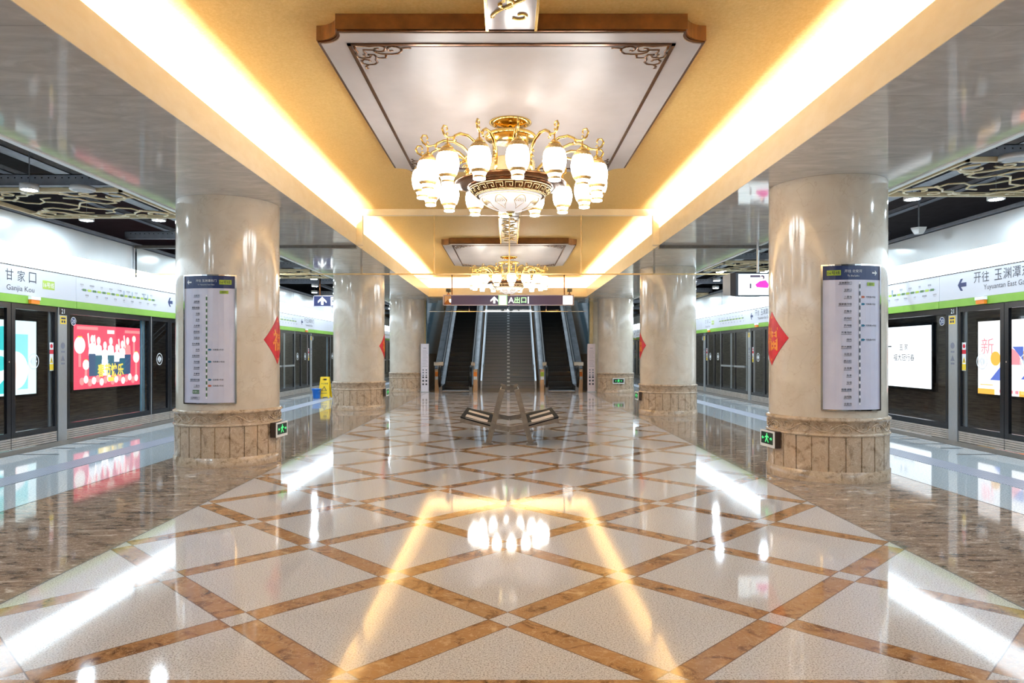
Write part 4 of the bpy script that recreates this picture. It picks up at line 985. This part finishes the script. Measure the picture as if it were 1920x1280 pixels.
# hanging display
sy = 12.7; t = thing('hanging_screen', 'flat display screen hung from the ceiling beside the nearest right column, pink figure shown', 'screen', (4.58, sy, 2.5))
b = new(mat('screen_housing', (40, 48, 62), .3)); b.hexa([(4.03, sy-.02, 2.53), (5.1, sy-.02, 2.53), (5.0, sy+.26, 2.56), (3.98, sy+.26, 2.56)], [(4.03, sy-.02, 2.935), (5.1, sy-.02, 2.935), (5.0, sy+.26, 2.92), (3.98, sy+.26, 2.92)])
b.box(4.14, sy-.05, 2.515, 5.12, sy-.02, 2.945); b.hexa([(4.03, sy-.02, 2.53), (4.14, sy-.02, 2.515), (4.14, sy-.05, 2.515), (4.12, sy-.05, 2.53)], [(4.03, sy-.02, 2.935), (4.14, sy-.02, 2.945), (4.14, sy-.05, 2.945), (4.12, sy-.05, 2.935)]); b.build('housing', t)
f = lambda u, v, d=0: (u, sy-.0515-d, 2.73+v); b = new(em_mat('screen_white', (226, 240, 244), 1.1)); b.rect(4.165, -.19, 5.10, .19, 0, f); b.build('display', t)
b = new(em_mat('screen_pink', (224, 30, 150), 1)); b.flat([(4.47, 0), (4.55, .06), (4.66, .08), (4.72, .0), (4.70, -.06), (4.50, -.05)], .001, f); b.use(em_mat('screen_dark', (60, 50, 70), 1)); b.disc(4.60, .13, .04, .002, f, 14); b.rect(4.37, -.07, 4.40, .02, .001, f); b.rect(4.38, .13, 4.56, .17, .001, f); b.use(em_mat('screen_skin', (240, 200, 186), 1)); b.disc(4.585, .115, .03, .003, f, 12)
b.use(em_mat('screen_grey', (150, 190, 196), 1)); [b.rect(4.22, .12-q*.04, 4.34, .125-q*.04, .001, f) for q in range(6)]; b.build('picture', t)
b = new(STEEL); b.cyl((4.57, sy+.1, 2.93), (4.57, sy+.1, ZB-.005), .022); b.build('pole', t)

# ------------------------------------------------------------------ stairs and escalators
sx0, sx1, sy0 = -1.10, 1.16, 29.6
t = thing('staircase', 'wide grey granite staircase with white centre marks between the two escalators', 'stairs', (.03, sy0, 0))
b = new(STAIRM); nst = 40
for i in range(nst): b.box(sx0, sy0+.3*i, 0 if i == 0 else .15*i-.02, sx1, sy0+.3*i+(.3 if i < nst-1 else 4), .15*(i+1))
b.build('steps', t)
b = new(mat('step_nosing', (104, 106, 110), .4))
for i in range(nst): b.box(sx0, sy0+.3*i-.004, .15*(i+1)-.03, sx1, sy0+.3*i+.02, .15*(i+1)+.001)
b.build('nosings', t)
for i in range(nst-6):
    b = new(WHITE); b.box(-.03, sy0+.3*i-.006, .15*(i+1)-.06, .09, sy0+.3*i+.09, .15*(i+1)+.003); b.build('centre_mark', t)
sl = .5
for s, xa in ((-1, sx0), (1, sx1)):
    b = new(STEEL); xx = xa
    b.hexa([(xa-.02*s, sy0-.1, 0), (xa+.05*s, sy0-.1, 0), (xa+.05*s, sy0-.1, .32), (xa-.02*s, sy0-.1, .32)], [(xa-.02*s, sy0+12, 5.6), (xa+.05*s, sy0+12, 5.6), (xa+.05*s, sy0+12, 6.4), (xa-.02*s, sy0+12, 6.4)]); b.build('stringer', t)
    b = new(STEEL); 
    for zz in (.95, .72): b.tube([(xa-.06*s, sy0-.05, zz-.06), (xa-.06*s, sy0+.1, zz+.05), (xa-.06*s, sy0+12, zz+.05+11.9*sl)], .022, 8)
    for i in range(9): yb = sy0+.05+1.3*i; b.cyl((xa-.02*s, yb, max(0, (yb-sy0)*sl)), (xa-.06*s, yb, (yb-sy0)*sl+.95), .014, seg=8)
    b.build('handrail', t)
ESD = pat('escalator_grey_steel', (92, 94, 98), (118, 120, 124), 3, .35, .7)
def escalator(cx, label, outer):
    y0, slp = 27.7, .53; t = thing('escalator', label, 'escalator', (cx, y0, 0)); w = .52
    def zs(y): return max(0, (y-y0-.9)*slp)
    b = new(STEEL); b.box(cx-w, y0-.35, 0, cx+w, y0+.02, .012); b.build('comb_plate', t)
    st = None; run = .38
    for i in range(34):
        ya = y0+.02+run*i; z = zs(ya+run*.8)
        b = new(ESCB); b.box(cx-w, ya, max(-.05, z-.26), cx+w, ya+run, z+.006)
        for q in range(13): b.box(cx-w+.04+q*.08, ya+.005, z+.006, cx-w+.06+q*.08, ya+run-.01, z+.012)
        b.use(mat('step_edge_grey', (28, 29, 32), .4, .2)); b.box(cx-w, ya-.003, z-.03, cx+w, ya, z+.004)
        b.build('step', t)
    ye = 42.0
    for s in (-1, 1):
        side = 'outer' if s == outer else 'inner'
        xa = cx+s*(w+.01); xb = cx+s*(w+.13)
        path = [(y0-.25, 0)]
        b = new(ESD)       # skirt and lower decking
        q0 = [(y0-.3, 0), (y0+.9, 0), (ye, zs(ye)-.4), (ye, zs(ye)+.24), (y0+.95, .24), (y0-.3, .20)]
        b.prism(q0, lambda u, v, x: (x, u, v), xa, xb); b.build('skirt', t)
        xm = cx+s*(w+.07)+(s*.03 if side == 'outer' else 0)
        # glass/steel balustrade
        nw = [(y0-.34+.32*(1-math.sin(a)), .62+.30*math.cos(a)) for a in [PI*q/10 for q in range(11)]]   # nose, top to bottom
        nose = [(y0-.30+.0*1, .24)]
        P = [(y0-.08, .24), (y0-.30, .40), (y0-.40, .60), (y0-.34, .80), (y0-.16, .90), (y0+.5, .91), (y0+.95, .93), (ye, zs(ye)+.92), (ye, zs(ye)+.24), (y0+.95, .24)]
        b = new(pat('balustrade_steel', (120, 126, 132), (164, 172, 178), 2, .14, .9, stretch=(1, .6, 3)) if side == 'outer' else GL)
        if side == 'outer': b.prism(P, lambda u, v, x: (x, u, v), xm-.012, xm+.012)
        else: b.add([(xm, u, v) for u, v in P], [tuple(range(len(P)))])
        b.build('balustrade', t)
        hp = [(y0+.05, .12), (y0-.25, .16), (y0-.42, .36), (y0-.47, .60), (y0-.40, .83), (y0-.2, .95), (y0+.5, .96), (y0+.95, .98), (ye, zs(ye)+.97)]
        b = new(BLACKR); b.tube([(xm, u, v) for u, v in hp], .055, 8); b.build('handrail', t)
        b = new(CHROME); b.tube([(xm, u+.045 if i < 5 else u, v-(.05 if i > 3 else 0)) for i, (u, v) in enumerate(hp[1:])], .02, 6); b.build('guide_rail', t)
        b = new(mat('warm_steel', (190, 160, 130), .25, .9)); x1 = xb+s*(.0); b.box(xb+.03*s, y0-.05, 0, xb+s*.19, y0+1.0, .84); b.build('newel_cover', t)
        b = new(ORANGE if not (cx > 0 and s < 0) else MATS['green_badge']); b.box(xb+s*.045, y0-.058, .56, xb+s*.175, y0-.05, .74); b.use(LW); b.box(xb+s*.045, y0-.058, .44, xb+s*.175, y0-.05, .56); b.build('safety_label', t)
        b = new(CHROME); b.box(xb-.16*s if side == 'outer' else xb-s*.06, y0-.10, .99, xb+s*.22 if side == 'outer' else xb+s*.1, y0+.05, 1.13); b.cyl((xb+s*.05, y0, .84), (xb+s*.05, y0, 1.0), .03)
        b.build('light_barrier', t)
    # outer decking next to the wall, inner panel next to the stairs
    xo = cx+outer*(w+.13)
    b = new(ESD); b.prism([(y0+1.0, 0), (ye, zs(ye)-.4), (ye, zs(ye)+.88), (y0+1.0, .86)], lambda u, v, x: (x, u, v), xo, xo+outer*.30); b.build('outer_decking', t)
    xi = cx-outer*(w+.13); 
    b = new(ESD); b.prism([(y0+1.0, 0), (ye, zs(ye)-.4), (ye, zs(ye)+.55), (y0+1.0, .62)], lambda u, v, x: (x, u, v), xi, xi-outer*.16); b.build('inner_decking', t)
escalator(-2.04, 'escalator with black steps to the left of the grey staircase', -1)
escalator(2.12, 'escalator with black steps to the right of the grey staircase', 1)

# ------------------------------------------------------------------ bench
by0, by1 = 11.38, 13.36; bc = .03
t = thing('double_bench', 'stainless back to back bench with splayed legs in the middle of the hall', 'bench', (bc, (by0+by1)/2, 0))
def bar(b, p, q, w, y0, y1):
    """flat bar between two (x,z) points with width w in that plane, from y0 to y1"""
    dx, dz = q[0]-p[0], q[1]-p[1]; L = math.hypot(dx, dz); nx, nz = -dz/L*w/2, dx/L*w/2
    c = [(p[0]+nx, p[1]+nz), (q[0]+nx, q[1]+nz), (q[0]-nx, q[1]-nz), (p[0]-nx, p[1]-nz)]
    b.prism(c, lambda u, v, y: (bc+u, y, v), y0, y1)
for yy_ in (by0, by1-.05):
    for s in (-1, 1):
        b = new(STEELD); bar(b, (s*.345, .03), (s*.115, .90), .085, yy_, yy_+.05); lg = b.build('leg', t)
        b = new(STEELD); b.box(bc+s*.27, yy_-.03, 0, bc+s*.45, yy_+.09, .03); b.build('foot_plate', lg)
        for u in (.285, .43): b = new(CHROME); b.cyl((bc+s*u, yy_+.0, .03), (bc+s*u, yy_+.0, .055), .012); b.build('bolt', lg)
    b = new(STEELD)
    for s in (-1, 1): bar(b, (s*.80, .41), (0, .255), .085, yy_+.003, yy_+.047)
    b.build('seat_arm', t)
DSTEEL = mat('dark_edge_steel', (20, 22, 28), .8, 0, ior=1.2)
for s in (-1, 1):
    zz = lambda u: .30+(u-.30)*(.44-.30)/.5
    b = new(DSTEEL); th = .02
    def pan(b, u0, u1, ya, yb, dz=0, th=.02):
        b.hexa([(bc+s*u0, ya, zz(u0)+dz), (bc+s*u1, ya, zz(u1)+dz), (bc+s*u1, yb, zz(u1)+dz), (bc+s*u0, yb, zz(u0)+dz)], [(bc+s*u0, ya, zz(u0)+dz+th), (bc+s*u1, ya, zz(u1)+dz+th), (bc+s*u1, yb, zz(u1)+dz+th), (bc+s*u0, yb, zz(u0)+dz+th)])
    pan(b, .30, .37, by0, by1); pan(b, .74, .80, by0, by1)
    for ya, yb in ((by0, by0+.26), (by0+.78, by0+1.18), (by1-.34, by1)): pan(b, .37, .74, ya, yb)
    st_ = b.build('seat_rim', t)
    for ya, yb in ((by0+.26, by0+.78), (by0+1.18, by1-.34)):
        b = new(mat('seat_satin', (150, 132, 118), .4, .3)); pan(b, .37, .74, ya, yb, .001, .012)
        b.build('seat_panel', t)
    b = new(STEELD); bar(b, (s*.245, .52), (s*.155, .86), .012, by0+.05, by1-.05); b.build('backrest', t)

# ------------------------------------------------------------------ info stands, wet floor sign, bucket
def stand(x, y, label, c):
    t = thing('information_stand', label, 'stand', (x, y, 0), 'tall pale information stands by the escalators')
    b = new(mat('stand_%d' % c[0], c, .35)); b.box(x-.15, y-.03, .02, x+.15, y+.03, 1.84); b.build('panel', t)
    b = new(STEEL); b.box(x-.17, y-.12, 0, x+.17, y+.12, .02); b.build('base', t)
    f = lambda u, v, d=0: (x+u, y-.032-d, v); b = new(LG)
    b.rect(-.06, 1.66, .06, 1.68, 0, f)
    for q in range(12): b.rect(-.09, 1.58-q*.055, .07+.02*(q % 3), 1.59-q*.055, 0, f)
    for q in range(3):
        for u in (-.06, .06): b.disc(u, .84-q*.10, .03, 0, f, 12)
    b.use(INK)
    for q in range(3):
        for u in (-.06, .06): b.disc(u, .56-q*.13, .036, 0, f, 14)
    b.build('printing', t)
stand(-3.16, 26.7, 'tall pale information stand by the left escalator and farthest left column', (226, 222, 234))
stand(3.21, 26.9, 'tall pinkish information stand by the right escalator and farthest right column', (214, 200, 206))
x, y = -6.06, 23.25; t = thing('wet_floor_sign', 'yellow folding wet floor sign beside the blue bucket', 'sign', (x, y, 0))
for s, nm in ((-1, 'front_leaf'), (1, 'rear_leaf')):
    def P(u, v, d=0): return (x+u, y+s*(.17-.13*v/.70)+s*d, v)
    b = new(YELLOW); w = lambda v: .19-.05*v/.7
    def seg(v0, v1, u0=None, u1=None):
        a0, a1 = (-w(v0), w(v0)) if u0 is None else (u0, u1); c0_, c1_ = (-w(v1), w(v1)) if u0 is None else (u0, u1)
        b.hexa([P(a0, v0), P(a1, v0), P(a1, v0, .02), P(a0, v0, .02)], [P(c0_, v1), P(c1_, v1), P(c1_, v1, .02), P(c0_, v1, .02)])
    seg(.0, .05, -.19, -.13); seg(.0, .05, .13, .19); seg(.05, .58); seg(.58, .64, -.145, -.07); seg(.58, .64, .07, .145); seg(.64, .70)
    lf = b.build(nm, t)
    b = new(INK); fd = lambda u, v, d=0: P(u, v, .021+d)
    b.flat([(-.09, .24), (.09, .24), (0, .40)], 0, fd); b.use(YELLOW); b.flat([(-.06, .255), (.06, .255), (0, .365)], .001, fd); b.use(INK); b.rect(-.006, .27, .006, .33, .002, fd)
    b.text('小心地滑', 0, .48, .055, 0, fd if s > 0 else (lambda u, v, d=0: P(u, v, .021+d)), res=1, off=.01); b.rect(-.1, .16, .1, .175, 0, fd); b.build('warning_print', lf)
x, y = -6.28, 23.0; t = thing('bucket', 'blue plastic bucket standing in front of the yellow wet floor sign', 'bucket', (x, y, 0))
b = new(BLUE); b.lathe([(0, .004), (.105, .004), (.112, .01), (.145, .30), (.158, .30), (.158, .32), (.138, .32), (.105, .02), (0, .016)], (x, y, 0), 28); b.build('body', t)
b = new(STEEL); b.tube([(x+.15*math.cos(a), y-.03-.08*math.sin(a), .30-.10*math.sin(a)) for a in [PI*q/12 for q in range(13)]], .005, 5); b.build('handle', t)

for o in bpy.data.objects:
    if '_o' in o: del o['_o']
